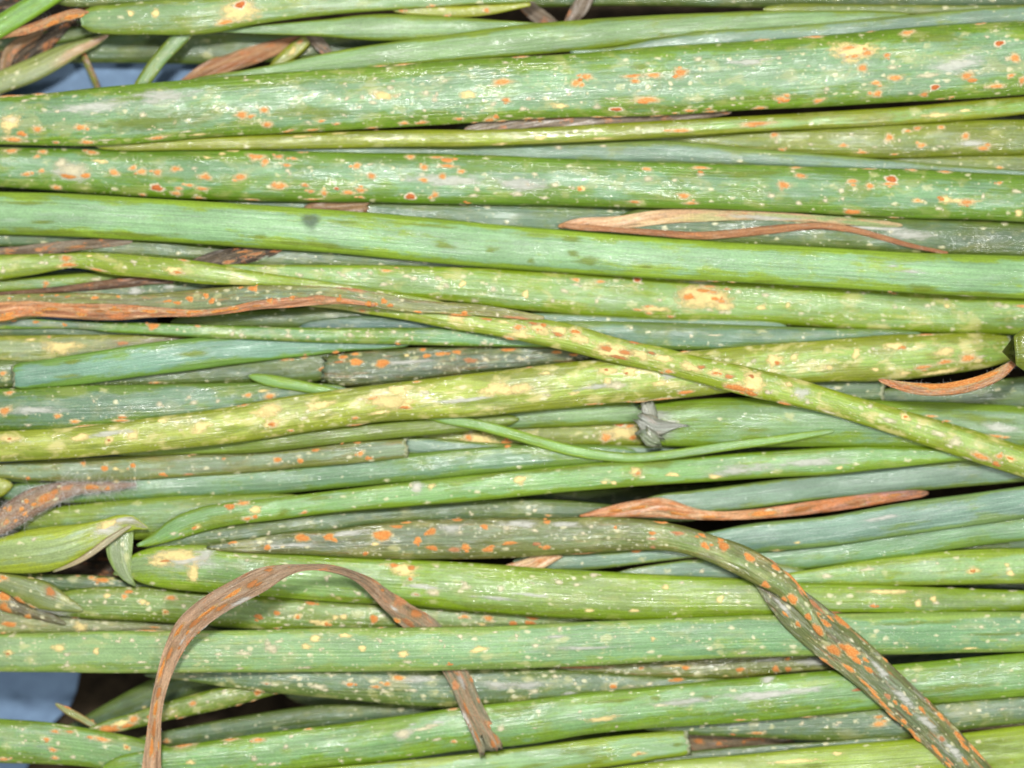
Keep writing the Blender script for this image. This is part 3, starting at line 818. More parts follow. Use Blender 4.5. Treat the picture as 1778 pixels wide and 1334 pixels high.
leaf('N2', [(-40, 560, 586), (100, 562, 586), (230, 572, 586)], 'thin grey-green sliver under the shrivelled orange leaf', **DRK, wax=.8)
leaf('N3', [(-40, 583, 634), (0, 583, 636), (60, 582, 636), (135, 581, 628), (243, 582, 614), (340, 584, 600)], 'pale green leaf at the left edge with faint yellow and pink stains', tints=[(0, (150, 170, 112)), (150, (150, 164, 108)), (260, (140, 130, 96))], rub=(147, 158, 50), wax=.6, mot=.5, wither=.2)
leaf('N3b', [(-40, 622, 674), (0, 624, 674), (60, 628, 672), (140, 636, 664)], 'dull green leaf at the left edge beside the cut end of the blue-green leaf', **DRK, wax=.3, fleck=.3)
leaf('N0', [(320, 548, 570), (440, 538, 572), (575, 532, 572), (700, 545, 574), (820, 562, 580)], 'dark green leaf between the shrivelled strip and the narrow spotted leaf', **DRK, wax=.3)
leaf('N0b', [(540, 558, 576), (640, 548, 578), (760, 556, 582), (860, 570, 586)], 'dark blue-green leaf tucked under the yellow-green crossing leaf', col=(92, 130, 112), rub=(84, 116, 70), wax=.8)
leaf('O4c', [(900, 545, 562), (1015, 547, 570), (1150, 553, 572), (1350, 560, 576)], 'thin blue-green sliver below the cream-flecked leaf', **TEAL, wax=.9)
leaf('O4', [(930, 560, 590), (1015, 558, 596), (1150, 560, 608), (1298, 564, 606), (1433, 570, 598), (1590, 576, 588)], 'dark blue-green leaf in the dark wedge right of the crossing leaf', col=(102, 144, 108), rub=(107, 139, 56), wax=.5, fleck=.2, wet=.7)
leaf('O2', [(120, 648, 672), (216, 643, 670), (324, 634, 668), (440, 620, 668), (540, 610, 664), (575, 610, 655)], 'dull green leaf with faint orange spots below the blue-green cut leaf', **DRK, wax=.3, fleck=.2)
leaf('O3', [(563, 620, 664), (600, 614, 671), (656, 608, 669), (764, 602, 656), (880, 600, 643), (961, 603, 633), (1060, 610, 626)], 'dark blackish green cut leaf with bright orange spots and a frayed left end', col=(112, 134, 102), rub=(96, 114, 50), wax=.5, fleck=.5, wet=.8, ends=('torn', ''), wither=.5)
leaf('QL', [(-40, 675, 752), (0, 675, 751), (135, 670, 749), (270, 667, 742), (405, 664, 724), (480, 664, 708), (580, 668, 690)], 'blue-green leaf with cream and orange spots above the yellow leaf at the left', col=(112, 150, 112), rub=(109, 145, 44), wax=.6, fleck=.35, wet=.6)
leaf('O1', [(24, 636, 673), (34, 631, 676), (60, 627, 674), (135, 615, 669), (243, 598, 654), (351, 586, 641), (440, 583, 629), (521, 583, 619), (600, 587, 610), (700, 590, 603)], 'blue-green leaf with a cut white-rimmed end at the left, no spots', col=(118, 166, 134), rub=(112, 158, 56), wax=.85, fleck=.0, wet=.4, ends=('cut', ''), ratio=.3)
leaf('N1', [(-40, 550, 572), (60, 553, 571), (135, 558, 571), (189, 559, 577), (270, 562, 582), (378, 565, 588), (480, 568, 592), (575, 569, 596), (710, 569, 599), (800, 572, 601), (880, 584, 602), (950, 597, 603)], 'narrow green leaf with a row of cream flecks and one orange spot', tints=[(0, (112, 134, 112)), (150, (122, 150, 116)), (190, (132, 178, 104)), (900, (118, 166, 116))], rub=(116, 158, 50), wax=.6, fleck=.5)

# middle
leaf('P6', [(1530, 676, 702), (1650, 668, 706), (1820, 650, 712)], 'dim grey-green leaf in the shade under the fuzzy rusty strip', **DRK)
leaf('P5', [(1380, 655, 700), (1460, 658, 698), (1534, 660, 697)], 'smooth green cut leaf end beside the fuzzy rusty strip', **DRK, wax=.9, ends=('', 'cut'))
leaf('Q5', [(740, 746, 766), (845, 748, 778), (920, 738, 779), (1015, 735, 776), (1115, 732, 773), (1160, 735, 765)], 'olive leaf with a yellow and rusty blotch beside the torn leaf end', col=(146, 160, 76), rub=(131, 148, 30), wax=.3, mot=.6)
leaf('Q2', [(680, 726, 748), (800, 720, 744), (880, 714, 745), (1015, 700, 740), (1115, 695, 734), (1180, 692, 724)], 'green leaf running into the torn end below the yellow leaf', **GRN, wax=.6, fleck=.05)
leaf('R3', [(690, 758, 785), (780, 764, 800), (880, 770, 820), (1015, 772, 812), (1120, 774, 800), (1220, 776, 790)], 'smooth grey-green leaf right of the cut rusty end', **TEAL, wax=.9, fleck=.1)
leaf('R2', [(30, 840, 872), (135, 836, 874), (243, 828, 870), (380, 818, 864), (480, 810, 858), (575, 802, 849), (710, 788, 838), (845, 776, 823), (960, 772, 812), (1080, 776, 800)], 'green leaf with a soft white shine under the cut rusty leaf', col=(118, 160, 116), rub=(114, 152, 54), wax=.6, fleck=.1, wet=.8)
leaf('R0b', [(-40, 800, 828), (20, 812, 836), (60, 820, 838)], 'blue-green leaf corner at the left edge beside the fuzzy rusty leaf', **TEAL)
leaf('R0c', [(-40, 826, 868), (4, 828, 862), (18, 836, 850)], 'rounded olive leaf tip at the left edge above the fuzzy rusty leaf', **YEL, ends=('', 'round'))
leaf('R0', [(-40, 806, 828), (60, 800, 835), (135, 796, 838), (270, 789, 832), (370, 787, 825), (440, 786, 820), (521, 779, 812), (602, 770, 806), (706, 762, 795)], 'grey-green rusty leaf with a cut right end below the yellow leaf', col=(134, 160, 116), rub=(125, 137, 54), wax=.6, fleck=.3, wet=.7, ends=('', 'cut'), ratio=.35, wither=.3)
leaf('Q3', [(200, 780, 790), (330, 770, 789), (440, 756, 787), (575, 742, 772), (710, 728, 759), (805, 721, 750), (880, 720, 740)], 'saturated olive green leaf lying along the lower edge of the yellow leaf', col=(122, 152, 50), rub=(116, 139, 22), wax=.1, fleck=.0, wet=.6)
TORN = dict(key='torn', name='green_leaf', label='broad green leaf with a crushed grey torn end in the middle of the pile', group='green leaves lying side by side in the pile')
leaf('Q1', [(1113, 703, 766), (1150, 699, 774), (1204, 694, 776), (1298, 690, 777), (1433, 692, 777), (1541, 696, 778), (1649, 699, 780), (1820, 708, 784)], '', part_of=TORN, part_name='blade', col=(128, 174, 108), rub=(125, 160, 34), wax=.65, fleck=.05, wet=.6, ends=('torn', ''), tints=[(1113, (132, 138, 116)), (1150, (138, 150, 120)), (1175, (134, 176, 104)), (1500, (124, 168, 110)), (1800, (134, 170, 120))])
RAG = dict(mode='c', part_of=TORN, part_name='torn_rag', wither=.25, wax=.9, fleck=0, ribs=5, ratio=.22, stiff=3, wet=.8, rub=(124, 130, 108), ends=('torn', 'torn'))
leaf('Qa', [(1122, 698, 22), (1128, 716, 26), (1132, 730, 22)], '', col=(158, 162, 142), **RAG)
leaf('Qb', [(1110, 726, 16), (1122, 734, 34), (1138, 742, 34), (1158, 741, 20), (1178, 739, 8), (1192, 739, 3)], '', col=(150, 156, 140), **RAG)
leaf('Qc', [(1118, 750, 20), (1130, 762, 30), (1146, 768, 16)], '', col=(118, 134, 96), **RAG)
leaf('S6', [(60, 886, 930), (160, 874, 930), (243, 866, 938), (330, 860, 935), (420, 858, 910), (500, 858, 885)], 'green leaf behind the crumpled kink of the yellow-green leaf', **GRN, wax=.5)
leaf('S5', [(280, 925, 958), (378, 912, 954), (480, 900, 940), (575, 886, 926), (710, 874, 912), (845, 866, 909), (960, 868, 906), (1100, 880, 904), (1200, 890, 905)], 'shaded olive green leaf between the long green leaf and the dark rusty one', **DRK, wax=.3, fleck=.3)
leaf('S2', [(1142, 860, 892), (1204, 852, 893), (1298, 840, 884), (1433, 822, 868), (1568, 807, 855), (1676, 797, 845), (1820, 800, 834)], 'blue-green leaf above the pink rusty strip at the right', **TEAL, wax=.85, fleck=.0)
leaf('W2b', [(1560, 930, 962), (1700, 925, 958), (1820, 924, 956)], 'shaded olive leaf in the slit at the right edge below the two blue-green leaves', **DRK)
leaf('W2', [(1260, 962, 992), (1379, 947, 992), (1460, 934, 984), (1595, 916, 964), (1700, 902, 947), (1820, 888, 936)], 'plain green leaf under the widest blue-green leaf at the right', col=(120, 166, 114), rub=(118, 156, 56), wax=.7, fleck=.05)
leaf('W1', [(1130, 935, 962), (1231, 924, 966), (1298, 911, 961), (1433, 897, 949), (1568, 873, 930), (1700, 855, 912), (1820, 838, 894)], 'wide blue-green leaf with a grey bloom right of the drooping dark leaf', col=(122, 162, 134), rub=(123, 158, 84), wax=.95, fleck=.0, ratio=.36)
leaf('S3', [(1006, 897, 4), (1035, 892, 13), (1069, 887, 22), (1100, 884, 29), (1150, 882, 35), (1185, 889, 26), (1215, 894, 18), (1258, 896, 15), (1298, 894, 16), (1360, 888, 19), (1406, 882, 22), (1487, 871, 22), (1560, 861, 18), (1600, 857, 12)], 'pinkish orange withered strip bulging out left of the blue-green leaves', mode='c', dry=True, tints=[(1010, (214, 138, 84)), (1150, (238, 196, 156)), (1300, (236, 168, 118)), (1450, (228, 160, 132)), (1540, (180, 128, 124)), (1600, (130, 98, 80))], rub=(206, 128, 78), ratio=.4, curl=.05, fleck=.6)
leaf('S1', [(238, 945, 950), (256, 934, 950), (275, 921, 947), (305, 898, 940), (351, 880, 924), (405, 871, 912), (480, 864, 903), (575, 853, 891), (710, 837, 880), (845, 822, 868), (1015, 806, 852), (1150, 797, 841), (1298, 786, 832), (1433, 778, 825), (1541, 776, 814), (1676, 782, 800), (1760, 795, 802)], 'long green leaf with a pointed tip at the left and a white scuff mid-way', col=(134, 184, 108), rub=(125, 162, 32), wax=.65, fleck=.2, wet=.4)
leaf('Q4', [(447, 656, 15), (470, 661, 21), (520, 670, 20), (600, 687, 18), (700, 708, 18), (770, 727, 17), (830, 738, 18), (880, 751, 19), (934, 767, 19), (988, 782, 19), (1042, 791, 18), (1100, 795, 17), (1150, 791, 16), (1258, 776, 16), (1360, 762, 14), (1410, 754, 11), (1442, 749, 7)], 'thin light green leaf bent in a shallow V with its tip at the right', mode='c', col=(140, 186, 104), rub=(138, 175, 50), wax=.7, fleck=.0, wet=.3, ratio=.5, stiff=6)
leaf('P', [(-40, 751, 804), (0, 749, 803), (135, 741, 795), (270, 725, 783), (405, 705, 770), (480, 691, 758), (575, 678, 745), (656, 668, 733), (710, 662, 729), (845, 646, 723), (961, 632, 711), (1042, 625, 702), (1123, 618, 697), (1204, 609, 689), (1298, 600, 677), (1433, 590, 664), (1541, 582, 661), (1649, 579, 650), (1720, 580, 637), (1754, 584, 626)], 'yellowing leaf with yellow blotches that crosses the middle of the pile', tints=[(0, (188, 200, 88)), (300, (184, 200, 86)), (700, (182, 198, 70)), (1000, (176, 202, 82)), (1200, (164, 196, 90)), (1750, (156, 194, 88))], rub=(146, 160, 36), wax=.5, fleck=.4, wet=1.0, ends=('', 'cut'), ratio=.42, mot=.95)
leaf('P4', [(1534, 662, 9), (1555, 668, 14), (1590, 675, 20), (1640, 677, 22), (1700, 665, 22), (1738, 648, 19), (1760, 630, 12)], 'rusty strip edged with white mould fuzz under the yellowing leaf at the right', mode='c', dry=True, **ORA, ratio=.6, fleck=.6, floor=1.2)
leaf('P3', [(1762, 584, 634), (1776, 572, 644), (1800, 566, 648), (1850, 566, 650)], 'rounded olive leaf end poking in from the right edge', **OLV, wax=.1, wet=.9, ends=('round', ''), floor=1.6, ratio=.6)
leaf('K1', [(520, 512, 530), (580, 516, 536), (642, 522, 546), (710, 530, 557), (777, 538, 570), (845, 545, 581), (942, 554, 601), (988, 562, 611), (1069, 586, 631), (1150, 603, 648), (1204, 617, 662), (1298, 637, 688), (1379, 656, 706), (1460, 681, 726), (1541, 704, 752), (1622, 727, 779), (1704, 752, 806), (1820, 789, 843)], 'yellow-green leaf with rusty blotches slanting down to the right over all others', tints=[(560, (156, 188, 84)), (900, (172, 198, 80)), (1300, (170, 200, 84)), (1800, (160, 196, 92))], rub=(147, 169, 30), wax=.6, fleck=.35, wet=.6, ratio=.5, mot=.95)
SHRIV = dict(key='shriv', name='dried_leaf', label='shrivelled long leaf with a curled orange-brown edge and rusty spots at the left', group='dried rusty leaves among the green ones')
leaf('J1', [(-40, 512, 563), (0, 512, 561), (54, 510, 553), (135, 509, 551), (243, 512, 552), (300, 507, 549), (351, 502, 547), (440, 496, 538), (494, 496, 534), (575, 498, 531), (656, 507, 537), (710, 518, 542), (845, 531, 550), (915, 543, 556), (944, 549, 556)], '', part_of=SHRIV, part_name='blade', tints=[(0, (170, 156, 104)), (200, (150, 156, 104)), (330, (140, 158, 104)), (450, (124, 152, 116)), (650, (140, 160, 104)), (930, (160, 150, 104))], rub=(140, 146, 70), wax=.5, fleck=.4, ratio=.36, ribs=3.0, wob=1.4, wet=.4, wither=.75)
leaf('J1e', [(-40, 542, 38), (0, 542, 34), (50, 536, 28), (110, 539, 26), (160, 541, 28), (215, 542, 26), (280, 542, 16), (340, 543, 12), (400, 537, 12), (450, 529, 16), (500, 526, 18), (550, 523, 16), (600, 524, 9), (650, 530, 6)], '', mode='c', dry=True, part_of=SHRIV, part_name='curled_edge', ratio=.3, ribs=4, wob=3.5, tints=[(0, (224, 156, 102)), (150, (220, 166, 122)), (300, (210, 164, 126)), (420, (196, 140, 104)), (600, (218, 160, 116))], rub=(168, 108, 72), fleck=.5, crumple=.35)

# lower half
leaf('Y4', [(-40, 1044, 1104), (0, 1048, 1104), (54, 1058, 1104), (108, 1066, 1103), (162, 1072, 1101), (300, 1082, 1099), (370, 1090, 1099)], 'pale grey-green leaf with large orange spots at the left edge above the pale speckled leaf', col=(150, 160, 106), rub=(125, 143, 60), wax=.7, fleck=.6, wither=.4)
leaf('Y3', [(-30, 1030, 30), (0, 1036, 38), (30, 1050, 34), (70, 1066, 22), (105, 1080, 10)], 'dark rusty leaf edge at the left between two paler leaves', mode='c', col=(120, 124, 84), rub=(104, 96, 56), fleck=.5, wither=.9)
leaf('Y1a', [(20, 994, 1012), (81, 997, 1026), (160, 999, 1034), (270, 1010, 1040), (400, 1024, 1050), (480, 1034, 1050)], 'dark green leaf edge with tiny orange spots below the dark gap of the kinked leaf', **DRK, fleck=.4, wet=.7)
leaf('Y1b', [(80, 1044, 1062), (100, 1032, 1068), (135, 1023, 1072), (243, 1019, 1079), (351, 1026, 1086), (480, 1036, 1096), (575, 1043, 1099), (710, 1050, 1099), (845, 1060, 1096), (930, 1068, 1092), (1020, 1076, 1084)], 'green leaf with many small orange spots passing under the arched brown strip', col=(134, 166, 92), rub=(120, 148, 36), wax=.4, fleck=.6, wet=.5)
leaf('Y2', [(-40, 1002, 26), (0, 1009, 30), (40, 1022, 44), (75, 1034, 50), (100, 1044, 38), (122, 1052, 22)], 'grey-green curled leaf end with a soft orange spot at the left edge', mode='c', col=(134, 152, 98), rub=(129, 143, 60), wax=.7)
KINK = dict(key='kink', name='green_leaf', label='yellow-green leaf sharply kinked and crumpled near the left edge, with a tan dead patch', group='green leaves lying side by side in the pile')
leaf('W4', [(920, 962, 990), (1015, 960, 990), (1123, 954, 978), (1204, 948, 968), (1280, 952, 960)], 'blue-green leaf strip under the dark rusty leaf', **TEAL, wax=.8)
leaf('W5', [(1080, 992, 1004), (1150, 979, 1006), (1231, 969, 1010), (1312, 972, 1012), (1400, 990, 1010)], 'green leaf wedge with one cream fleck below the bend of the dark rusty leaf', **TEAL, wax=.5)
leaf('BR', [(885, 990, 22), (915, 984, 26), (945, 972, 26), (972, 962, 16)], 'small pinkish tan dried scrap between the dark rusty leaf and the light green leaf', mode='c', dry=True, **TAN, ends=('', 'torn'), ratio=.4, fleck=.3)
leaf('W3', [(1320, 1004, 1014), (1406, 989, 1017), (1487, 976, 1019), (1568, 966, 1018), (1649, 957, 1016), (1820, 951, 1013)], 'light green leaf with a few yellowish flecks below the blue-green ones at the right', col=(150, 192, 120), rub=(145, 175, 44), wax=.65, fleck=.4, wet=.6)
leaf('TR', [(212, 984, 1000), (229, 966, 1008), (256, 953, 1016), (337, 947, 1027), (440, 956, 1035), (575, 965, 1045), (710, 972, 1052), (845, 979, 1064), (988, 989, 1074), (1150, 998, 1078), (1298, 1006, 1070), (1433, 1014, 1065), (1568, 1017, 1064), (1820, 1027, 1062)], '', part_of=KINK, part_name='right_blade', tints=[(215, (140, 166, 106)), (400, (134, 180, 98)), (700, (146, 186, 102)), (1000, (152, 182, 100)), (1300, (156, 184, 100)), (1500, (140, 174, 94))], rub=(138, 173, 22), wax=.6, fleck=.35, wet=.8)
leaf('KG', [(211, 914, 42), (209, 926, 46), (207, 944, 48), (208, 964, 43), (213, 984, 32), (221, 1002, 18), (230, 1012, 8)], '', mode='c', part_of=KINK, part_name='folded_flap', tints=[(0, (152, 174, 120)), (400, (152, 174, 120))], rub=(136, 164, 84), wax=.8, fleck=.1, ratio=.10, ribs=3, stiff=4, floor=.1, ends=('round', ''))
leaf('TL', [(-40, 942, 991), (0, 934, 995), (54, 920, 996), (103, 912, 988), (148, 906, 966), (184, 899, 946), (208, 893, 929), (230, 895, 922), (244, 906, 920)], '', part_of=KINK, part_name='left_blade', tints=[(0, (164, 190, 116)), (140, (160, 186, 116)), (190, (178, 178, 124)), (234, (150, 150, 110))], rub=(167, 187, 50), wax=.5, fleck=.1, wet=.3, ratio=.45)
leaf('KF', [(92, 993, 3), (125, 980, 8), (155, 963, 11), (185, 941, 12), (208, 925, 9), (226, 914, 5)], '', mode='c', part_of=KINK, part_name='folded_rim', tints=[(90, (150, 150, 100)), (140, (178, 156, 122)), (200, (182, 176, 136)), (240, (168, 168, 120))], rub=(150, 128, 96), wax=.6, ratio=.35, ribs=4, stiff=3)

# bottom
leaf('Z7', [(120, 1270, 20), (160, 1256, 36), (210, 1234, 48), (270, 1208, 58), (330, 1184, 50), (400, 1176, 30)], 'plain dim green leaf in the dark gap at the lower left', mode='c', floor=-.6, **DRK, fleck=0)
leaf('Z8', [(250, 1278, 1304), (340, 1258, 1298), (440, 1240, 1284), (540, 1226, 1270), (640, 1222, 1258), (780, 1226, 1240)], 'dark green leaf in shade behind the thin rusty leaf', floor=-.3, **DRK, fleck=.3)
leaf('Z6', [(103, 1226, 8), (118, 1235, 13), (140, 1247, 13), (166, 1262, 10)], 'tiny pointed dry leaf tip beside the blue gap at lower left', mode='c', col=(150, 160, 90), rub=(170, 128, 70), ratio=.5, wax=.4, floor=-.1)
leaf('Z5', [(150, 1266, 1271), (189, 1250, 1273), (240, 1235, 1264), (283, 1221, 1253), (378, 1195, 1233), (480, 1178, 1206), (580, 1168, 1190)], 'thin leaf crusted with orange rust pointing left above the bottom leaf', col=(134, 160, 84), rub=(118, 145, 40), wax=.2, fleck=.6, wet=.8, mot=.5)
leaf('Z1b', [(960, 1154, 1168), (1080, 1151, 1175), (1204, 1143, 1181), (1298, 1136, 1177), (1379, 1134, 1168), (1440, 1132, 1164), (1490, 1134, 1160)], 'dark olive leaf with orange spots in the slit below the pale speckled leaf', col=(118, 134, 70), rub=(112, 127, 30), wax=.2, fleck=.6, wet=.9, wither=.4)
leaf('Z1', [(260, 1168, 1177), (320, 1166, 1182), (391, 1162, 1193), (494, 1158, 1205), (629, 1156, 1218), (764, 1156, 1229), (880, 1158, 1225), (1015, 1166, 1212), (1150, 1176, 1202), (1260, 1180, 1192)], 'mealy dark green leaf with cream flecks below the pale speckled leaf', col=(116, 146, 108), rub=(103, 129, 50), wax=.5, fleck=.8, wet=.6)
leaf('Z11', [(1590, 1236, 1274), (1650, 1231, 1274), (1720, 1233, 1270), (1820, 1238, 1264)], 'greyish leaf with a pink orange rust stain at the lower right edge', col=(158, 156, 116), rub=(150, 126, 86), wax=.6, fleck=.5, wither=.6)
leaf('Z10', [(1170, 1262, 1310), (1250, 1266, 1310), (1310, 1273, 1304), (1370, 1284, 1294)], 'brown grey decayed leaf with orange patches beside the cut leaf end', dry=True, col=(134, 116, 88), rub=(110, 88, 60), floor=-.3, ratio=.3)
leaf('Z9', [(1130, 1256, 1270), (1231, 1250, 1278), (1298, 1244, 1281), (1406, 1234, 1286), (1487, 1228, 1290), (1581, 1222, 1283), (1700, 1212, 1264), (1820, 1204, 1252)], 'dark green leaf with a double orange spot left of the drooping rusty leaf end', col=(106, 136, 98), rub=(103, 129, 50), wax=.5, fleck=.5)
leaf('Z4', [(-40, 1245, 1324), (0, 1248, 1325), (81, 1254, 1327), (162, 1266, 1334), (216, 1276, 1345), (300, 1298, 1365), (420, 1322, 1390)], 'green leaf with cream and orange spots in the bottom left corner', col=(130, 176, 106), rub=(123, 158, 40), wax=.7, fleck=.35)
leaf('Z2', [(220, 1310, 1350), (260, 1302, 1348), (297, 1297, 1346), (351, 1288, 1345), (440, 1275, 1345), (575, 1259, 1334), (710, 1241, 1317), (791, 1230, 1305), (920, 1215, 1292), (1015, 1203, 1276), (1123, 1193, 1266), (1258, 1179, 1257), (1360, 1172, 1249), (1433, 1166, 1241), (1541, 1155, 1230), (1649, 1145, 1221), (1820, 1129, 1206)], 'long green leaf with white scuffed patches rising to the right near the bottom', col=(130, 178, 110), rub=(123, 164, 34), wax=.6, fleck=.2, wet=.7)
leaf('Z13', [(1140, 1314, 1334), (1298, 1296, 1320), (1433, 1288, 1304), (1560, 1280, 1296)], 'thin shaded blue-green sliver above the bottom right leaf', **DRK)
leaf('Z12', [(1060, 1334, 1364), (1200, 1318, 1372), (1298, 1310, 1376), (1433, 1295, 1374), (1568, 1284, 1368), (1662, 1274, 1362), (1820, 1256, 1350)], 'bright yellow-green leaf in the bottom right corner', col=(160, 190, 88), rub=(149, 175, 20), wax=.5, fleck=.1, wet=.5)

# the arched brown strip: its right limb dives under the pale speckled leaf
A1S = [(262, 1380, 34), (263, 1334, 33), (266, 1290, 27), (270, 1240, 22), (280, 1190, 24), (300, 1132, 33), (325, 1090, 42), (365, 1056, 44), (412, 1028, 44), (455, 1006, 40), (490, 992, 24), (525, 985, 12), (570, 986, 13), (612, 998, 15), (640, 1014, 22), (672, 1042, 32), (705, 1068, 40), (740, 1094, 48), (770, 1130, 44), (798, 1180, 39), (820, 1232, 40), (845, 1284, 43), (853, 1304, 44)]
tail = leaf('A1', A1S, 'dark brown withered strip arching up over the pile and diving under the pale speckled leaf', mode='c', dry=True, ratio=.14, curl=-.12, ribs=2.0, crumple=.34, wob=1.8,
     tints=[(262, (212, 168, 132)), (330, (206, 164, 134)), (400, (196, 164, 140)), (470, (164, 136, 110)), (600, (122, 102, 82)), (700, (138, 126, 96)), (853, (138, 140, 108))], rub=(172, 134, 104), fleck=.15, ends=('', 'torn'), wet=.3)
# undo the stamp of the left limb, which lies on top of later leaves
LEAVES_A1 = tail
leaf('X1', [(-40, 1102, 1166), (0, 1101, 1167), (135, 1097, 1168), (270, 1095, 1169), (440, 1094, 1168), (575, 1091, 1167), (764, 1089, 1165), (880, 1086, 1162), (1015, 1080, 1156), (1150, 1074, 1149), (1298, 1069, 1142), (1433, 1066, 1139), (1541, 1064, 1137), (1820, 1061, 1131)], 'broad pale green leaf with faint cream speckles crossing under the arched brown strip', col=(144, 188, 126), rub=(145, 179, 84), wax=.95, fleck=.5, wet=.1, ratio=.40,
     tints=[(0, (152, 186, 126)), (600, (144, 188, 124)), (1000, (136, 182, 122)), (1300, (126, 176, 116)), (1800, (118, 170, 112))])
leaf('Z3', [(540, 1336, 1370), (710, 1320, 1360), (880, 1301, 1348), (1015, 1284, 1336), (1110, 1274, 1324), (1195, 1269, 1312)], 'light green leaf with a square cut end at the bottom centre', **PALE, wax=.7, fleck=.05, ends=('', 'cut'), ratio=.4)
zpost = settle(tail)
w_ = np.clip((640 - tail.S[:, 0]) / 160, 0, 1)
w_[np.arange(len(w_)) > np.argmin(np.abs(tail.S[:, 0] - 640))] = 0
w_ = w_ * w_ * (3 - 2 * w_)
arch = 1.1 * np.exp(-((tail.S[:, 0] - 480) / 130.0) ** 2) * (tail.S[:, 1] < 1110)
tail.z = smooth(tail.z * (1 - w_) + (zpost + 0.15) * w_ + smooth(arch, 8), 4)
stamp(tail, 0, int(np.argmin(np.abs(tail.S[:, 0] - 600))))

leaf('R1f', [(-40, 932, 34), (-10, 914, 38), (27, 890, 46), (54, 873, 47), (81, 862, 42), (108, 852, 32), (140, 847, 22), (180, 845, 17), (215, 843, 12), (235, 841, 6)], 'rusty leaf wrapped in grey mould fuzz at the left edge', mode='c', col=(164, 124, 96), rub=(132, 96, 72), ratio=.4, ribs=4, wax=.3, fleck=.3, wither=.8)
DROOP = dict(key='droop', name='green_leaf', label='dark olive rusty leaf that folds and droops to the lower right corner', group='green leaves lying side by side in the pile')
leaf('V1b', [(1300, 988, 10), (1318, 1004, 26), (1338, 1020, 44), (1362, 1040, 60), (1388, 1064, 72), (1428, 1098, 75), (1485, 1143, 72), (1537, 1190, 68), (1590, 1238, 63), (1643, 1289, 61), (1692, 1342, 59), (1745, 1402, 56)], '', mode='c', part_of=DROOP, part_name='hanging_blade', tints=[(1310, (112, 120, 80)), (1450, (124, 142, 92)), (1700, (112, 136, 92))], rub=(104, 118, 52), wax=.5, fleck=.4, wet=.8, ratio=.24, ribs=5.0, wither=1.0, wob=1.3)
leaf('V1', [(360, 951, 6), (390, 950, 16), (440, 948, 26), (510, 943, 38), (575, 943, 44), (640, 940, 58), (710, 938, 67), (845, 935, 71), (960, 932, 66), (1060, 928, 60), (1120, 929, 52), (1180, 936, 47), (1231, 951, 46), (1285, 972, 52), (1322, 992, 50), (1356, 1014, 42), (1388, 1044, 30), (1412, 1076, 20), (1432, 1106, 9)], '', mode='c', part_of=DROOP, part_name='upper_blade', tints=[(400, (112, 128, 98)), (700, (114, 134, 96)), (1100, (120, 140, 74)), (1250, (130, 158, 78)), (1450, (122, 144, 80))], rub=(109, 120, 44), wax=.5, fleck=.5, wet=.9, ratio=.40, ribs=1.8, wither=.35)

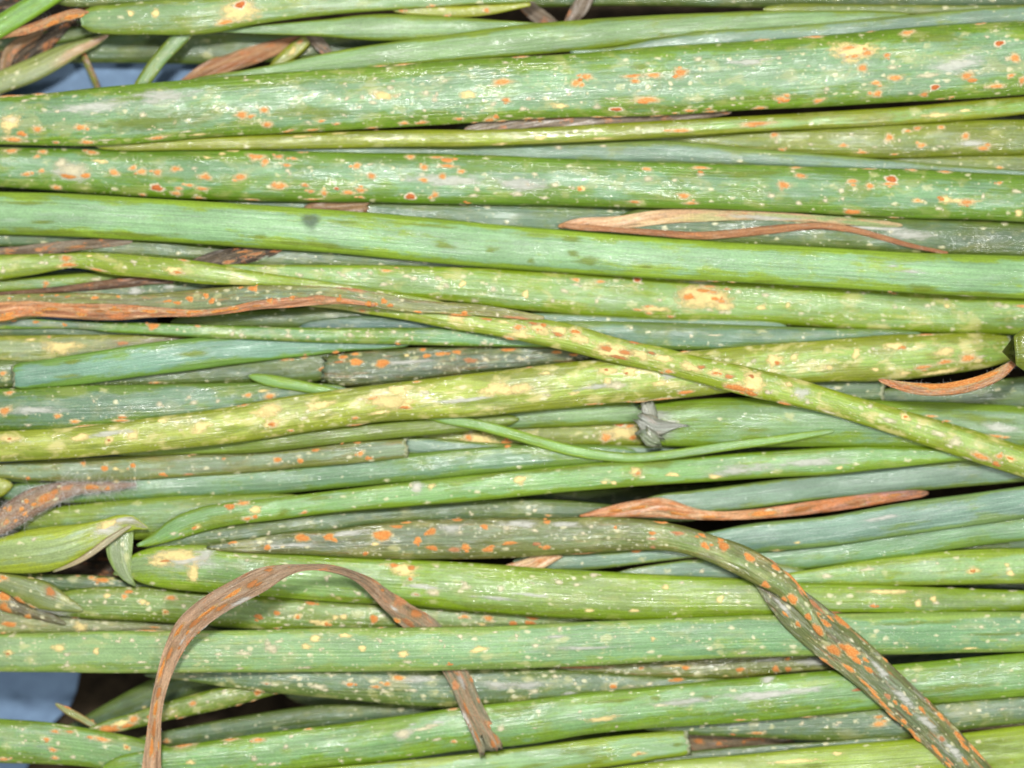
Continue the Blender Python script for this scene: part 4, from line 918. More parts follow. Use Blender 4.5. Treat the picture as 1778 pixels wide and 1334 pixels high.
# ------------------------------------------------------------------ spots: x,y,half width,half height,kind within sixteen areas
SPOTS = {
1: """240,830,38,22,o 518,818,42,26,o 60,800,70,70,y 85,895,80,24,o 140,860,34,20,p 560,912,55,20,o 360,915,30,12,o 1010,885,65,18,o 1555,738,55,26,o 1700,706,34,18,o 1720,800,42,20,o 60,620,90,14,o 250,610,50,12,o
160,650,30,14,w 70,770,50,25,w 367,718,22,14,w 920,740,26,18,w 1125,785,20,18,w 1585,515,25,14,w 1030,832,30,10,w 410,768,16,8,w 680,900,60,12,w 1200,845,50,10,w 1270,865,60,10,y 980,810,16,8,w 960,832,18,8,w 560,880,20,10,w
75,975,50,20,o 275,980,40,16,o 240,1008,28,14,o 590,985,44,20,o 650,1040,45,20,y 170,1120,34,16,o 268,1100,24,14,o 450,1115,135,65,g 470,1100,120,58,w 440,1135,52,16,p 550,1130,40,16,p 732,1110,40,20,o 855,1080,30,18,o 910,1105,42,16,o
1012,1108,38,18,o 1130,1088,36,22,o 1320,1138,48,22,o 1545,1140,48,22,o 1010,1208,48,30,d 918,1250,30,12,o 1135,1240,46,18,o 1150,1210,34,14,o 1215,1190,34,14,o 1300,1212,55,14,o 1280,1268,40,12,o 1620,1280,60,8,o 365,1205,35,22,o
1425,990,30,14,y 1630,1010,50,26,o 1705,1040,28,26,o 1500,975,50,8,y 1765,1190,26,28,o 1250,1082,24,16,w 1330,1015,26,12,y
1540,75,160,75,y 1550,60,120,50,g 1545,32,45,26,d 1450,140,80,18,o 1000,85,30,30,y 840,85,25,22,y 460,110,60,20,p,T2 340,150,60,20,p,T2 220,190,60,14,r,T2
1000,780,500,60,q 600,560,420,24,q 1060,620,260,50,g 600,690,260,50,g""",
2: """70,708,36,18,o 90,798,42,20,o 380,832,60,11,o 350,785,25,12,w 437,776,28,12,o 535,795,26,12,o 215,842,40,8,o 765,818,45,10,o 970,788,40,14,o 1080,785,50,16,o 1320,762,32,16,o 1520,768,50,22,o 1560,750,26,16,p 1595,775,40,12,o 1640,745,34,14,w
1600,528,68,26,o 1625,643,38,17,o 1540,668,26,22,w 1735,700,30,18,w 1770,635,18,14,w 1420,790,28,7,o 600,633,22,14,w 700,625,22,14,w 590,540,16,12,w 830,615,80,26,y 790,595,34,18,w 880,565,25,20,w 900,522,18,12,w 770,660,32,14,w 780,505,16,12,w 680,690,18,14,w 920,618,22,14,w 1110,598,30,17,w 1168,640,32,20,w 1180,605,14,12,w 1100,710,17,14,w 1020,748,15,10,w 1315,685,20,22,w 1375,685,16,14,w 1470,710,16,10,w 1350,722,18,10,w 1075,652,14,10,w 1225,522,12,10,w 815,418,50,7,o 965,415,60,11,o 1620,405,24,12,w 1730,368,45,10,o 350,452,25,5,w 1028,512,12,10,w 455,492,14,10,w 580,738,18,12,w 1380,610,50,30,y
1590,925,60,12,y 560,860,60,7,y 300,880,90,9,y
165,1010,34,20,o 258,1022,28,14,o 215,1065,32,16,o 222,1100,24,16,w 172,1195,55,28,o 332,1190,28,16,o 370,1230,28,16,o 455,1215,20,14,y 455,1240,30,20,o 535,1212,22,12,d 610,1235,44,22,o 690,1222,38,20,o 690,1265,26,12,o 380,1278,60,8,o 665,1068,35,22,o 760,1132,35,20,o 1010,1012,40,18,o 1180,1015,50,12,o 1245,1032,50,18,p 1250,1070,65,14,o 1098,1078,36,20,o 1215,1135,34,20,o 1338,1105,30,16,o 1095,1160,34,16,o 1155,1182,34,16,o 1010,1262,46,26,d 1168,1252,30,22,o 1440,1220,28,18,w 1415,1258,34,16,w 1700,1248,36,18,w 1760,1190,28,16,w 30,1012,50,24,o 75,1045,26,22,o 310,985,30,7,o 750,1058,26,10,w
950,65,30,14,o,T3b 1150,35,30,10,o 1500,68,28,18,o 1240,102,24,12,o,T3b 300,270,30,16,o 250,330,40,20,y,D3 400,720,300,50,q 1240,1160,300,40,g 1350,1320,40,8,w 1380,1302,24,7,p""",
3: """445,535,36,24,o 512,495,45,22,o 470,515,20,14,p 810,490,60,16,o 825,522,38,16,o 945,485,60,18,o 1120,468,60,28,o 1090,490,26,14,p 905,640,85,26,o 880,655,46,14,p 705,700,50,18,d 730,660,24,10,w 580,685,42,22,w 1175,708,40,18,o 1310,714,46,14,o 1080,725,24,8,o 1630,690,40,18,o 1765,635,48,26,o 135,760,34,14,o 215,765,34,12,o 590,748,60,8,o 710,748,40,8,o 965,742,40,6,o 400,606,20,14,w 145,635,24,12,w 103,700,30,16,w 1232,382,34,20,w 340,680,50,24,y 680,635,30,10,w 800,690,18,10,w 480,657,14,10,w 1463,628,14,10,w 1455,675,18,10,w 1085,688,16,8,w 835,728,30,8,w 955,718,26,8,w 930,695,26,6,w 97,370,42,11,o 1640,258,60,11,o 1750,375,26,14,w 210,372,20,6,w 1560,400,140,30,g
220,885,60,12,y 620,890,80,12,y 1120,840,80,14,o 1600,797,110,15,o
900,1090,38,15,o 910,1150,42,20,w 1245,1083,55,15,o 1245,1125,40,14,w 1245,1108,24,10,p 485,1212,42,22,y 470,1215,20,12,p 425,1210,18,16,w 825,1295,42,14,o 1140,1258,52,20,o 1185,1303,46,15,o 1700,1260,28,16,w 1768,1190,26,26,o 180,1120,24,16,w 135,1188,28,16,w 310,1188,40,18,w 70,1248,34,18,w 240,1272,34,14,w 1080,1160,20,14,w
330,950,30,20,w 620,940,34,10,w 100,1190,200,40,g 860,430,60,30,q 900,690,300,30,q 1500,1120,260,26,q""",
4: """680,330,160,75,y 640,345,90,40,w 650,312,62,18,o 640,314,28,9,d 770,345,40,24,o 690,365,45,14,o 425,230,70,12,o 1030,215,55,24,o 740,438,40,22,o 898,358,28,18,o 825,532,36,20,o 950,500,52,24,o 835,600,42,26,o 1205,560,38,24,d 1135,605,38,22,o 1620,282,40,22,d 1720,375,44,26,o 1600,552,60,22,o 1695,485,30,16,o 1410,488,44,32,o 1445,515,36,18,p 455,645,42,22,o 220,630,60,26,w 240,645,40,16,p 80,692,45,16,o 1765,515,28,28,o 510,575,30,18,w 1400,190,30,12,w 1490,158,35,10,o 1120,262,24,16,w 1540,240,20,14,w 1050,600,25,16,w 1330,420,200,50,g 1160,485,80,20,w 795,205,35,6,o 100,258,40,8,o 395,425,18,10,w 930,435,50,14,w,B1 1310,622,30,8,o 1240,632,40,6,o
1220,740,120,14,y 1400,712,40,8,y 60,795,90,14,o
172,870,30,20,o 185,912,18,16,w 222,962,26,14,o 405,928,22,12,w 615,935,30,16,o 895,905,36,16,w 912,885,36,22,o 1095,828,30,16,o 1032,845,26,12,o 1245,822,32,14,o 1118,935,34,20,o 1402,875,34,20,o 1515,952,45,22,o 735,978,45,12,o 815,945,30,8,w 945,990,30,7,o 1335,985,26,8,w 665,868,16,12,w 975,905,16,12,w 1240,940,26,12,w 1450,920,120,24,g 1620,1078,26,14,o
235,1190,42,26,o 340,1133,42,20,o 310,1083,42,12,o 290,1105,30,10,w 152,1258,28,18,w 330,1305,30,18,w 675,1168,38,20,o 787,1197,34,20,o 925,1155,50,26,d 915,1185,52,14,o 1270,1110,45,14,o 1060,1097,34,12,o 600,1225,30,14,w 1095,1290,38,20,y 1095,1290,26,12,o 1270,1285,55,26,y 1250,1282,24,12,p 1400,1300,80,28,y 1410,1300,60,18,o 1515,1262,18,18,w 1620,1180,24,14,o 1730,1232,40,14,w 780,1092,40,7,o 610,1280,20,16,w 500,1290,18,18,w 1200,250,300,34,q 250,620,300,30,q""",
5: """298,602,24,16,o 15,522,24,20,w 425,440,40,26,o 430,480,76,24,y 440,480,50,14,p 620,510,60,12,o 685,428,20,14,w 860,462,26,16,w 1115,520,80,24,y 1140,530,40,12,o 1180,455,36,10,o 265,418,20,12,w 575,425,20,10,y 300,470,20,10,w 265,468,26,14,w
40,825,60,24,p 1400,780,50,10,p
1220,700,26,22,d 1325,680,24,18,o 1362,714,24,18,o 1620,635,32,18,o 1735,712,22,14,o 1550,630,18,9,o 1395,655,14,10,w 1140,725,30,10,o 610,695,30,12,o 760,688,16,10,o 365,680,14,8,o 270,680,14,8,o 170,690,12,10,o 60,700,14,8,o 430,690,14,8,o 1080,715,30,10,p
60,800,40,14,p,J1e 250,790,30,10,p,J1e 330,765,50,12,p,J1e 520,800,40,12,p,J1e 640,780,50,12,P,J1e 740,770,40,14,p,J1e 820,790,40,12,P,J1e 960,780,50,12,p,J1e 1100,785,40,9,p,J1e 1250,785,50,8,p,J1e 1500,765,50,10,p,J1e 1650,745,50,12,P,J1e 620,750,20,16,d,J1e 870,760,20,14,d,J1e 985,875,38,24,p 945,860,12,8,p 1270,878,26,10,o 1495,925,20,20,w 1555,932,22,20,w 1710,882,30,6,w 1140,898,14,8,w 420,870,14,8,p 230,850,26,8,p 90,845,26,8,p
315,948,16,12,o 200,965,34,16,y 790,985,50,12,r 400,1010,160,40,y 18,1180,28,16,o 60,390,40,10,r,G1 250,385,40,12,r,G1 500,365,60,12,r,G1 1470,462,50,14,r,G3 1650,410,60,10,r,G3 1560,400,60,8,P,G3
860,650,60,30,g 1190,615,20,12,w 620,575,40,16,w 1100,625,60,16,g
300,260,360,30,q 260,205,90,16,q 120,85,260,14,q 900,285,300,24,q 1250,1050,110,26,q 460,1110,60,20,q 420,1200,110,16,q 1650,1280,0,0,q""".replace(' 1650,1280,0,0,q', ''),
6: """300,548,28,14,w 580,550,30,14,w 550,532,20,10,w 678,543,24,12,w 752,533,26,14,w 855,522,40,12,o 712,508,30,6,w 450,522,16,8,w 65,504,26,6,w 838,607,32,17,w 985,555,34,14,w 1035,570,28,16,w 1188,572,34,18,w 1240,618,25,18,w 1110,585,12,8,w 1545,640,32,18,w 1425,712,34,18,w 1185,688,18,12,w 885,605,16,8,w 1345,600,24,20,y 1500,605,14,8,w 1745,675,24,20,y 920,503,20,5,o
425,680,44,26,d 105,710,24,16,o 252,685,22,16,o 550,702,22,18,o 745,720,24,20,p 785,735,20,14,o 840,715,20,20,p 880,742,22,14,p 1358,790,22,16,p 560,625,30,12,r 640,640,90,16,r 10,635,14,26,o 160,690,20,16,w 1700,822,90,12,r 1500,832,40,8,p 1320,805,80,10,p 1570,805,16,16,w
700,775,34,12,o 795,778,22,12,w 1060,782,30,8,o 1310,825,70,22,y 1600,848,50,10,y 1710,880,30,16,o 1650,952,38,18,o 1250,883,30,6,w 1405,912,35,7,w
620,933,28,18,w 732,918,16,12,w 732,938,14,12,w 902,915,24,13,w 930,972,20,12,w 930,988,20,10,p 985,932,15,12,w 1020,948,12,10,w 1105,970,20,12,w 1238,985,22,12,w 1482,985,24,14,w 1528,990,24,12,w 155,944,24,9,w 225,938,24,20,w 350,948,18,12,w 80,882,30,5,w 300,885,20,5,w 540,890,26,5,w 670,910,30,6,w 820,914,24,6,w 1325,935,12,8,w
205,1092,40,12,o 330,1075,34,14,o 440,1152,24,12,p 530,1055,26,12,p 578,1076,34,16,p 655,1058,34,12,p 550,1108,45,14,P 660,1108,50,24,d 830,1115,52,25,p 1090,1030,26,14,p 1115,1068,28,16,p 1205,1055,38,16,p 1310,1045,30,16,d 985,1065,20,12,y 1395,1098,45,18,r 1490,1090,25,18,w 1200,1140,26,14,w 1640,1030,50,12,d 1730,1090,30,8,w 950,1110,200,18,g
940,1295,24,16,w 1110,1305,34,12,w 1600,1285,110,36,y 1040,1232,40,7,o
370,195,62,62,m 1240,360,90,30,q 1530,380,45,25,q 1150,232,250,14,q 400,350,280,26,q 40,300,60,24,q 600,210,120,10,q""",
7: """1260,690,200,80,y 1200,660,110,46,y 1330,690,120,50,y 1400,750,60,30,w 940,765,100,26,y 1270,650,60,12,p 1170,690,50,14,p 1340,700,40,12,p 1200,665,110,60,y 1400,750,60,34,y 445,580,28,18,o 445,610,34,12,w 370,650,32,18,w 295,714,22,16,w 580,715,20,18,w 600,592,36,14,o 838,580,34,20,d 860,600,26,10,w 1150,610,40,12,o 1300,625,60,10,o 1325,660,40,12,o 1380,715,36,16,o 1200,635,40,10,o 1415,640,36,8,o 1180,675,30,12,o 1250,600,90,10,g 930,768,140,34,y 905,748,26,10,o 915,790,30,10,o 840,768,36,9,o 1055,812,34,9,o 985,708,18,12,w 1665,678,32,12,w 870,640,12,8,w 120,670,26,24,y 1340,590,30,5,o 1250,590,60,7,o 1450,598,26,5,o 1640,755,24,18,y 1300,770,30,12,w
520,460,90,38,q 430,415,50,24,q 430,325,90,28,q 150,455,40,20,q 900,495,40,14,q 750,340,120,14,q
70,885,34,18,o 15,955,34,16,o 210,890,70,44,y 235,870,24,14,p 200,900,16,12,o 440,912,50,26,y 442,912,30,16,p 680,1040,130,60,y 820,985,55,16,P 640,1020,70,22,P 720,1075,80,18,P 1040,1165,40,18,o 1135,1035,44,14,o 1340,1175,60,26,y 1340,1178,30,14,o 1590,1230,90,70,y 1575,1200,30,20,P 1480,1272,80,24,p 90,930,90,30,y 330,900,80,30,y 480,960,90,30,y 860,1060,70,30,y 1000,1080,80,28,y 1180,1140,80,30,y 170,860,50,16,P 330,930,50,16,P 760,1045,60,20,P 930,1050,40,14,P 1250,1140,40,16,P 1430,1200,50,18,P 1680,1300,24,14,w 1570,1305,50,14,p
640,1165,80,34,y 640,1160,26,14,P 690,1165,24,14,w 790,1165,60,28,y 770,1180,22,12,P 250,1180,44,16,y 1045,1195,70,26,g 1150,1300,50,14,p 690,1255,80,26,w 60,1280,60,24,y 145,1145,30,7,o
20,1030,30,10,d,O3 320,1045,34,12,d,O3 430,1060,28,10,p,O3 80,1085,26,8,w
1725,1095,46,34,y 1705,1080,22,16,w 1740,1108,24,16,w 1590,1100,26,18,w
1185,940,18,12,w 800,890,14,12,w 1340,935,50,8,w""",
8: """175,1095,60,40,y 165,1080,26,18,w 190,1112,20,14,p 300,1075,34,26,y 945,1005,70,28,y 1000,1014,22,12,p 700,1050,30,40,y 808,1022,18,14,w 1270,1040,70,32,y 1420,1080,75,28,o 1270,1105,60,20,o 1130,1138,70,16,o 1250,1170,160,18,y 1350,1125,160,24,y 1480,1095,40,24,y 1010,1180,40,20,y 520,1140,34,20,y 820,1155,34,14,y 1150,935,60,12,o
115,675,34,14,w 310,622,28,7,w 645,660,24,12,w 745,665,24,12,w 940,668,30,10,o 730,768,30,14,w 1158,745,24,18,w 1280,745,26,16,y 1280,705,20,12,w 1615,740,38,26,w 1760,750,50,10,o 1690,882,30,10,w 85,755,34,20,y 260,740,20,16,y 950,755,24,14,w 350,792,24,8,w 1400,685,70,6,w
675,140,54,24,p 645,178,26,14,w,F0b 1745,150,34,26,y 1230,118,30,14,w 940,178,50,5,o 100,180,200,18,g,F2a
1100,632,150,30,q 1550,665,220,16,q 930,488,50,12,g 1050,525,120,10,g 90,585,80,16,q 800,245,300,14,g,F0b 1050,290,200,26,g,F0b
25,1200,45,34,y 265,1250,26,16,y 130,1300,20,16,w
1350,1245,330,30,p,P4 1180,1265,80,20,p,P4 1550,1195,80,20,p,P4""",
9: """60,85,38,16,o 30,200,44,28,o 370,232,30,20,o 580,150,22,22,w 1025,155,26,20,w 785,228,34,14,w 785,240,30,10,p 480,265,45,13,o 1215,112,20,16,w 1245,145,26,16,w 1400,135,20,14,w 1595,98,28,16,o 1695,70,40,12,y 1735,105,45,18,o 1005,15,30,9,o,O2 180,290,30,12,w 210,195,200,26,g
60,380,80,24,y 60,380,26,12,P 700,385,40,26,y 700,388,18,10,P 690,345,150,24,g 860,355,40,32,y 520,370,60,28,y 1045,262,34,16,y 1290,300,70,40,y 1570,165,34,12,o 1740,190,90,44,y 1755,285,30,22,o 540,298,80,9,o 780,258,70,9,o 1155,322,10,8,w 600,430,60,20,q 230,470,160,40,q 1500,320,120,30,q
535,538,22,18,o 672,568,26,18,p 745,570,26,10,y 855,550,22,14,p 830,588,20,14,o 1045,605,24,14,p 1440,508,16,10,o 1770,515,16,14,o 180,632,18,14,p 570,630,14,12,y 1215,605,40,8,r 1240,485,26,5,o 865,632,18,10,y 745,650,30,12,y
300,760,90,36,r,R1f 290,760,60,24,p,R1f 350,720,50,22,P,R1f 170,780,20,16,p,R1f 140,830,20,14,p,R1f 60,830,26,16,p,R1f 40,915,26,16,p,R1f 100,905,16,12,p,R1f 160,860,20,12,p,R1f 220,800,24,14,p,R1f 590,690,60,16,p,R1f 690,700,26,8,p,R1f 430,690,60,18,r,R1f 750,660,30,8,y,R1f
1480,815,36,22,p 1565,795,55,16,o 1590,890,36,16,o 1640,878,22,12,p 1640,835,50,26,y 1270,945,40,18,y 1250,950,20,10,p 1115,988,28,14,w 1160,990,20,10,w 1410,800,14,8,w 1400,900,200,40,q,S1
220,1025,26,16,w 690,965,100,40,g,TL 610,1105,34,14,p,TL 560,1130,90,18,r,TL 780,900,70,24,g,TL 690,930,90,30,y,TL
1180,1150,210,75,g 1140,1130,170,60,y 1030,1170,100,28,y 1060,1165,60,10,P 1240,1240,50,60,y 1320,1120,60,60,g 1590,1160,20,14,w 1520,1130,18,12,w
1500,1045,28,10,p 1720,1078,22,14,o 1410,990,18,14,w 1725,990,14,10,w""",
10: """120,280,60,34,y 120,285,30,18,p 80,205,110,30,y 240,322,24,12,o 350,200,24,12,w 325,245,30,14,w 655,242,34,12,o 660,285,60,14,o 690,125,30,14,w 760,122,34,8,o 975,168,60,24,y 975,175,36,12,p 860,140,120,60,y 930,65,70,40,y 930,62,24,14,w 1100,78,30,14,w 1550,55,90,46,y 1690,60,50,30,y 1000,140,40,20,y 800,210,70,14,y 1050,15,40,7,o 430,160,100,30,y 450,235,80,20,q 1450,140,300,26,q 1340,130,240,18,g
155,513,40,22,w 158,513,28,14,p 302,520,24,16,p 400,453,34,10,p 668,405,28,10,p 688,475,26,18,o 740,502,24,16,p 570,412,14,8,p
1385,370,34,24,o,Q5 1500,408,22,14,p,Q5 1620,410,44,26,p,Q5 1400,335,20,10,w,Q5 1450,390,160,40,y,Q5
1055,685,52,44,g 1050,690,34,36,w 1145,685,30,20,y 1715,640,44,28,y 1710,640,22,14,w 325,850,28,12,o 20,830,30,22,y 10,880,24,12,y 420,760,90,20,q 200,850,60,20,q 1500,620,160,16,q
312,1015,56,26,p 90,1078,28,18,o 190,1028,18,9,o 485,1010,44,24,p 830,998,75,32,p 1145,975,34,28,p 1055,1035,30,22,o 925,945,50,12,o 985,920,34,9,o 1310,902,40,12,o 1150,1080,44,18,p 1365,1075,38,20,p 1510,1088,48,18,p 1290,1090,44,20,r 720,1115,22,16,o 1485,945,30,18,o 1630,955,30,22,w 1640,1048,26,12,o 1270,955,110,30,g 580,990,180,20,g 250,1060,180,14,g 1700,920,120,30,g 190,1070,18,14,y 790,1055,40,10,y 1325,945,18,10,w 1330,980,24,14,w
960,1215,110,52,y 905,1195,28,20,p 1015,1210,26,20,p 945,1250,22,12,w 1175,1200,22,12,w 1008,1280,36,17,w 1008,1280,18,9,p 470,1275,22,20,w 1360,1310,26,16,w 1405,865,16,12,w 1070,898,16,10,w 525,945,20,12,w 95,990,16,10,w 1600,1190,240,18,q 700,1150,300,14,q""",
11: """740,340,130,56,y,Q5 640,370,44,36,o,Q5 725,290,50,14,d,Q5 790,300,40,18,o,Q5 810,370,30,16,p,Q5 690,345,12,12,w,Q5 693,383,12,12,w,Q5 5,415,24,20,p 560,360,16,10,w,Q5
100,50,70,34,y 265,98,24,14,w 1155,75,44,14,p 1000,118,120,8,o 850,135,60,8,o 550,150,50,9,o 720,40,50,22,w 560,45,140,20,g 100,90,160,24,g 430,85,40,16,y 650,10,34,20,y 980,20,60,20,y
85,640,40,28,y 85,640,20,14,w 830,590,45,35,y 845,600,24,12,o 625,658,26,14,y 690,660,26,14,y 1070,610,45,16,y 1340,620,55,16,y 1500,580,260,34,g 400,570,300,20,q 980,540,160,30,q
1500,50,110,40,y 1450,50,70,14,p 1570,85,34,12,p 1680,80,18,14,w 1765,145,30,16,o
260,915,28,16,o 180,968,28,16,w 545,943,24,14,w 668,945,34,24,w 668,945,26,18,p 490,985,22,14,w 935,1018,42,16,w 935,1020,30,10,r 935,985,24,14,o 255,1075,34,16,p 25,1048,40,14,p 835,1102,40,14,p 190,1055,40,12,r 110,930,90,24,g 380,930,120,20,g 1255,1000,34,12,p 1275,1065,36,18,p 1395,1068,38,34,p 1375,1030,30,14,p 1560,1142,45,24,p 1730,1210,34,16,p 1100,985,50,14,r 985,920,40,8,p 500,1115,90,6,r 940,1075,24,10,r
560,1255,34,20,w 335,1300,28,14,w 1125,1305,16,12,w 180,840,20,14,w 265,870,26,8,o 1255,1230,20,16,w 1350,1080,14,10,w 140,1225,260,16,q
850,820,60,12,p,S3 950,800,110,12,r,S3 1100,860,80,10,p,S3 820,870,90,10,P,S3 1300,880,60,8,p,S3 700,840,50,10,p,S3
870,260,90,50,g,Q1 1050,270,60,14,g,Q1 920,170,50,20,g,Q1 1080,180,160,30,q,Q1 1600,320,160,24,q,Q1""",
12: """240,150,40,16,p 345,85,60,46,g 320,95,30,16,w 385,140,26,20,w 790,170,24,20,w 1015,238,46,26,y 1015,238,20,12,p 1230,345,60,20,w 1340,400,60,28,w 1300,425,30,12,w 910,260,60,18,w 1500,490,90,24,o 1600,540,34,18,p 1690,505,50,22,y 1690,505,28,10,p 1620,490,30,18,o 1180,235,40,10,o 1280,265,30,8,o 1100,300,30,12,w 680,102,28,9,w 520,205,50,12,w 25,40,60,34,y 20,90,40,14,p 130,80,20,14,w 270,30,30,14,y 1600,360,60,12,o,Q1
1450,1225,50,26,y 1450,1228,20,12,p 1690,1245,34,18,y 510,1260,44,16,w 1670,1190,20,14,y 770,1220,60,12,w 1220,1180,14,10,w 590,565,30,12,y 400,530,300,26,g
20,1145,40,18,p 60,1190,20,8,w 180,1205,30,16,p 330,1270,90,14,p,V1 200,1110,60,10,r,V1 320,1045,24,10,y 190,1095,50,10,y 860,890,120,20,g
100,860,90,20,p,S3 350,830,120,24,P,S3 700,790,90,18,r,S3 820,765,50,20,r,S3 950,740,60,14,P,S3 1630,310,140,30,g,Q1 1500,250,260,30,q,Q1""",
13: """590,110,30,14,o 660,125,45,18,p 625,150,20,10,w 205,98,30,10,y 720,115,30,7,y 500,100,20,6,o 265,92,14,6,y
325,200,55,42,P 20,110,34,20,o,Y2 418,285,45,26,P 605,215,30,16,w 690,225,28,16,y 690,190,18,10,w 578,262,18,12,w 675,265,18,14,w 800,230,28,18,o 828,200,32,14,p 915,265,30,18,y 950,275,20,12,y 1100,240,40,22,o 1062,328,28,22,y 1062,328,12,10,p 1180,290,22,14,w 1050,190,24,10,w 480,365,30,9,o
30,225,45,30,p 125,255,45,22,p 205,300,30,16,o 30,310,60,34,p 180,360,34,18,o 60,408,48,20,p 150,425,28,20,w 410,430,46,32,p 520,430,56,34,y 510,440,24,18,w 5,380,22,14,o 20,460,26,8,o 610,440,26,14,w 960,442,85,12,o 280,330,120,26,g
55,595,40,22,y 50,598,20,10,P 430,602,26,16,w 75,485,28,14,w 850,512,26,16,w 1015,512,20,14,w 760,518,24,16,w 910,650,34,12,w 1405,600,26,14,w 1575,595,45,16,w 1720,530,32,20,w 1760,580,26,18,w 430,670,28,18,w 620,580,24,22,y 1540,690,30,14,w 540,500,18,12,w 380,560,60,24,y 1650,490,20,12,w
700,1085,80,22,p 770,1050,80,22,y 820,1060,44,16,p 860,1020,46,26,o 740,1065,30,12,o 1240,918,34,18,o 1160,1010,36,12,o 1110,970,22,12,w 1660,845,30,18,o 970,1000,26,16,p,Z5 1440,838,26,10,w 1335,905,20,10,w 1535,925,34,9,o 1630,905,30,9,o 930,940,20,10,y 435,945,26,8,p,Z6 600,1022,14,6,p,Z6
145,1085,18,12,w 355,1100,30,16,o 450,1103,28,13,o 300,1148,34,18,w 300,1148,20,10,p 375,1172,20,14,w 340,1215,32,18,o 355,1265,32,16,o 470,1260,26,14,w 25,1272,40,18,o 580,1138,30,13,o 655,1150,55,20,o 815,1200,34,18,y 815,1200,16,9,p 420,1066,60,8,w 500,1125,18,9,w 165,1155,14,10,w
1070,1163,34,12,o 1180,1190,85,22,o 1480,1155,55,14,o 1450,1178,22,12,w 1660,1155,42,16,o 1225,1295,30,18,y 1635,1275,24,15,w 1750,1308,26,10,w 1680,1310,24,8,w 1235,745,45,8,w 1710,788,40,13,w
1020,850,60,20,P,A1 1040,700,80,12,p,A1 1150,450,60,12,p,A1 1330,330,80,12,p,A1 1500,210,80,12,p,A1 975,1200,90,10,p,A1 1000,950,70,10,p,A1 1090,600,90,16,P,A1 1250,400,90,24,P,A1 1420,300,70,22,P,A1 1620,150,70,26,P,A1 990,1080,120,14,P,A1 1330,440,60,12,g,A1 1550,260,90,18,g,A1 1170,520,40,10,g,A1 1150,560,20,14,P,A1 1285,470,24,14,P,A1""",
14: """370,275,40,14,p 305,305,26,18,w 150,335,28,13,p 285,360,34,18,y 285,362,18,11,p 35,360,30,20,p 400,392,46,18,y 455,400,50,28,y 470,405,20,14,p 525,368,24,14,y 582,360,26,18,y 572,415,24,11,w 775,375,34,24,p 790,378,13,11,w 215,410,24,9,w 150,432,30,7,o 820,430,26,7,o 675,400,14,12,w 915,388,22,18,o 1360,360,34,16,o 1512,370,42,20,o 1475,410,36,13,y 1670,405,30,16,p 1760,400,16,16,p 1350,335,26,6,w
510,220,22,20,w 550,240,28,14,y 675,208,28,16,w 1365,168,38,22,w 1590,178,30,20,w 1155,205,60,28,w 1155,205,34,12,y 1040,215,46,18,w 1045,215,26,8,P 660,250,30,9,w 1205,322,30,6,w 1080,165,150,16,g 1570,240,200,12,g 1500,290,280,30,q 600,240,240,20,q
1045,340,60,44,P,A1 830,190,22,14,P,A1 950,240,60,34,r,A1 1000,400,60,26,r,A1 1300,800,40,30,r,A1 1525,1060,44,22,r,A1 1445,900,26,12,r,A1 1410,760,40,14,P,A1 1370,950,90,12,P,A1 1560,1150,60,12,P,A1 1440,1130,70,12,P,A1 780,130,60,10,r,A1 1540,1180,50,20,P,A1 1380,1040,110,14,g,A1 1340,780,70,14,g,A1 900,300,50,14,g,A1 100,60,50,18,P,A1 30,150,50,14,P,A1
115,560,60,28,w 275,592,32,18,w 165,520,30,16,w 815,515,18,20,w 700,560,26,22,y 990,650,36,18,w 340,685,40,14,w 1265,665,26,7,p 1205,515,16,10,w 1230,548,10,14,w 965,600,40,26,y 400,500,50,26,y 1330,485,24,18,w 1690,480,12,16,w 1555,460,20,12,w 590,480,40,20,y 340,550,40,20,y 1450,570,60,18,y 430,570,16,10,w
615,792,62,18,w 620,795,32,10,p 85,788,40,14,w 85,790,20,6,P 265,750,40,10,w 935,755,50,22,o 860,792,36,13,o 788,810,36,14,o 845,842,40,9,w 1025,832,36,12,w 420,810,60,24,w 500,738,18,12,w 660,838,20,9,w 30,845,30,20,p,Z5 150,848,30,8,o,Z5 1050,760,160,30,g 1560,800,100,30,g 1020,770,24,20,w
970,1115,70,36,g 960,1110,62,38,w 1150,1060,70,14,w 1100,1080,100,14,w 1180,1040,60,14,g 1020,1052,36,10,g 1180,1148,34,14,w 1290,1160,22,13,o 1285,958,42,10,o 600,1215,18,18,w 1155,1185,16,9,q 25,1155,36,18,o 245,1130,26,14,w 355,1085,30,11,o 208,1195,24,16,w 205,1085,24,8,w 130,1305,36,11,w 565,1285,20,9,w 1005,1245,28,7,w 1590,1080,34,22,w 5,1275,18,13,w 40,1308,30,9,w 700,1000,300,20,q,Z2 1650,960,160,18,q,Z2""",
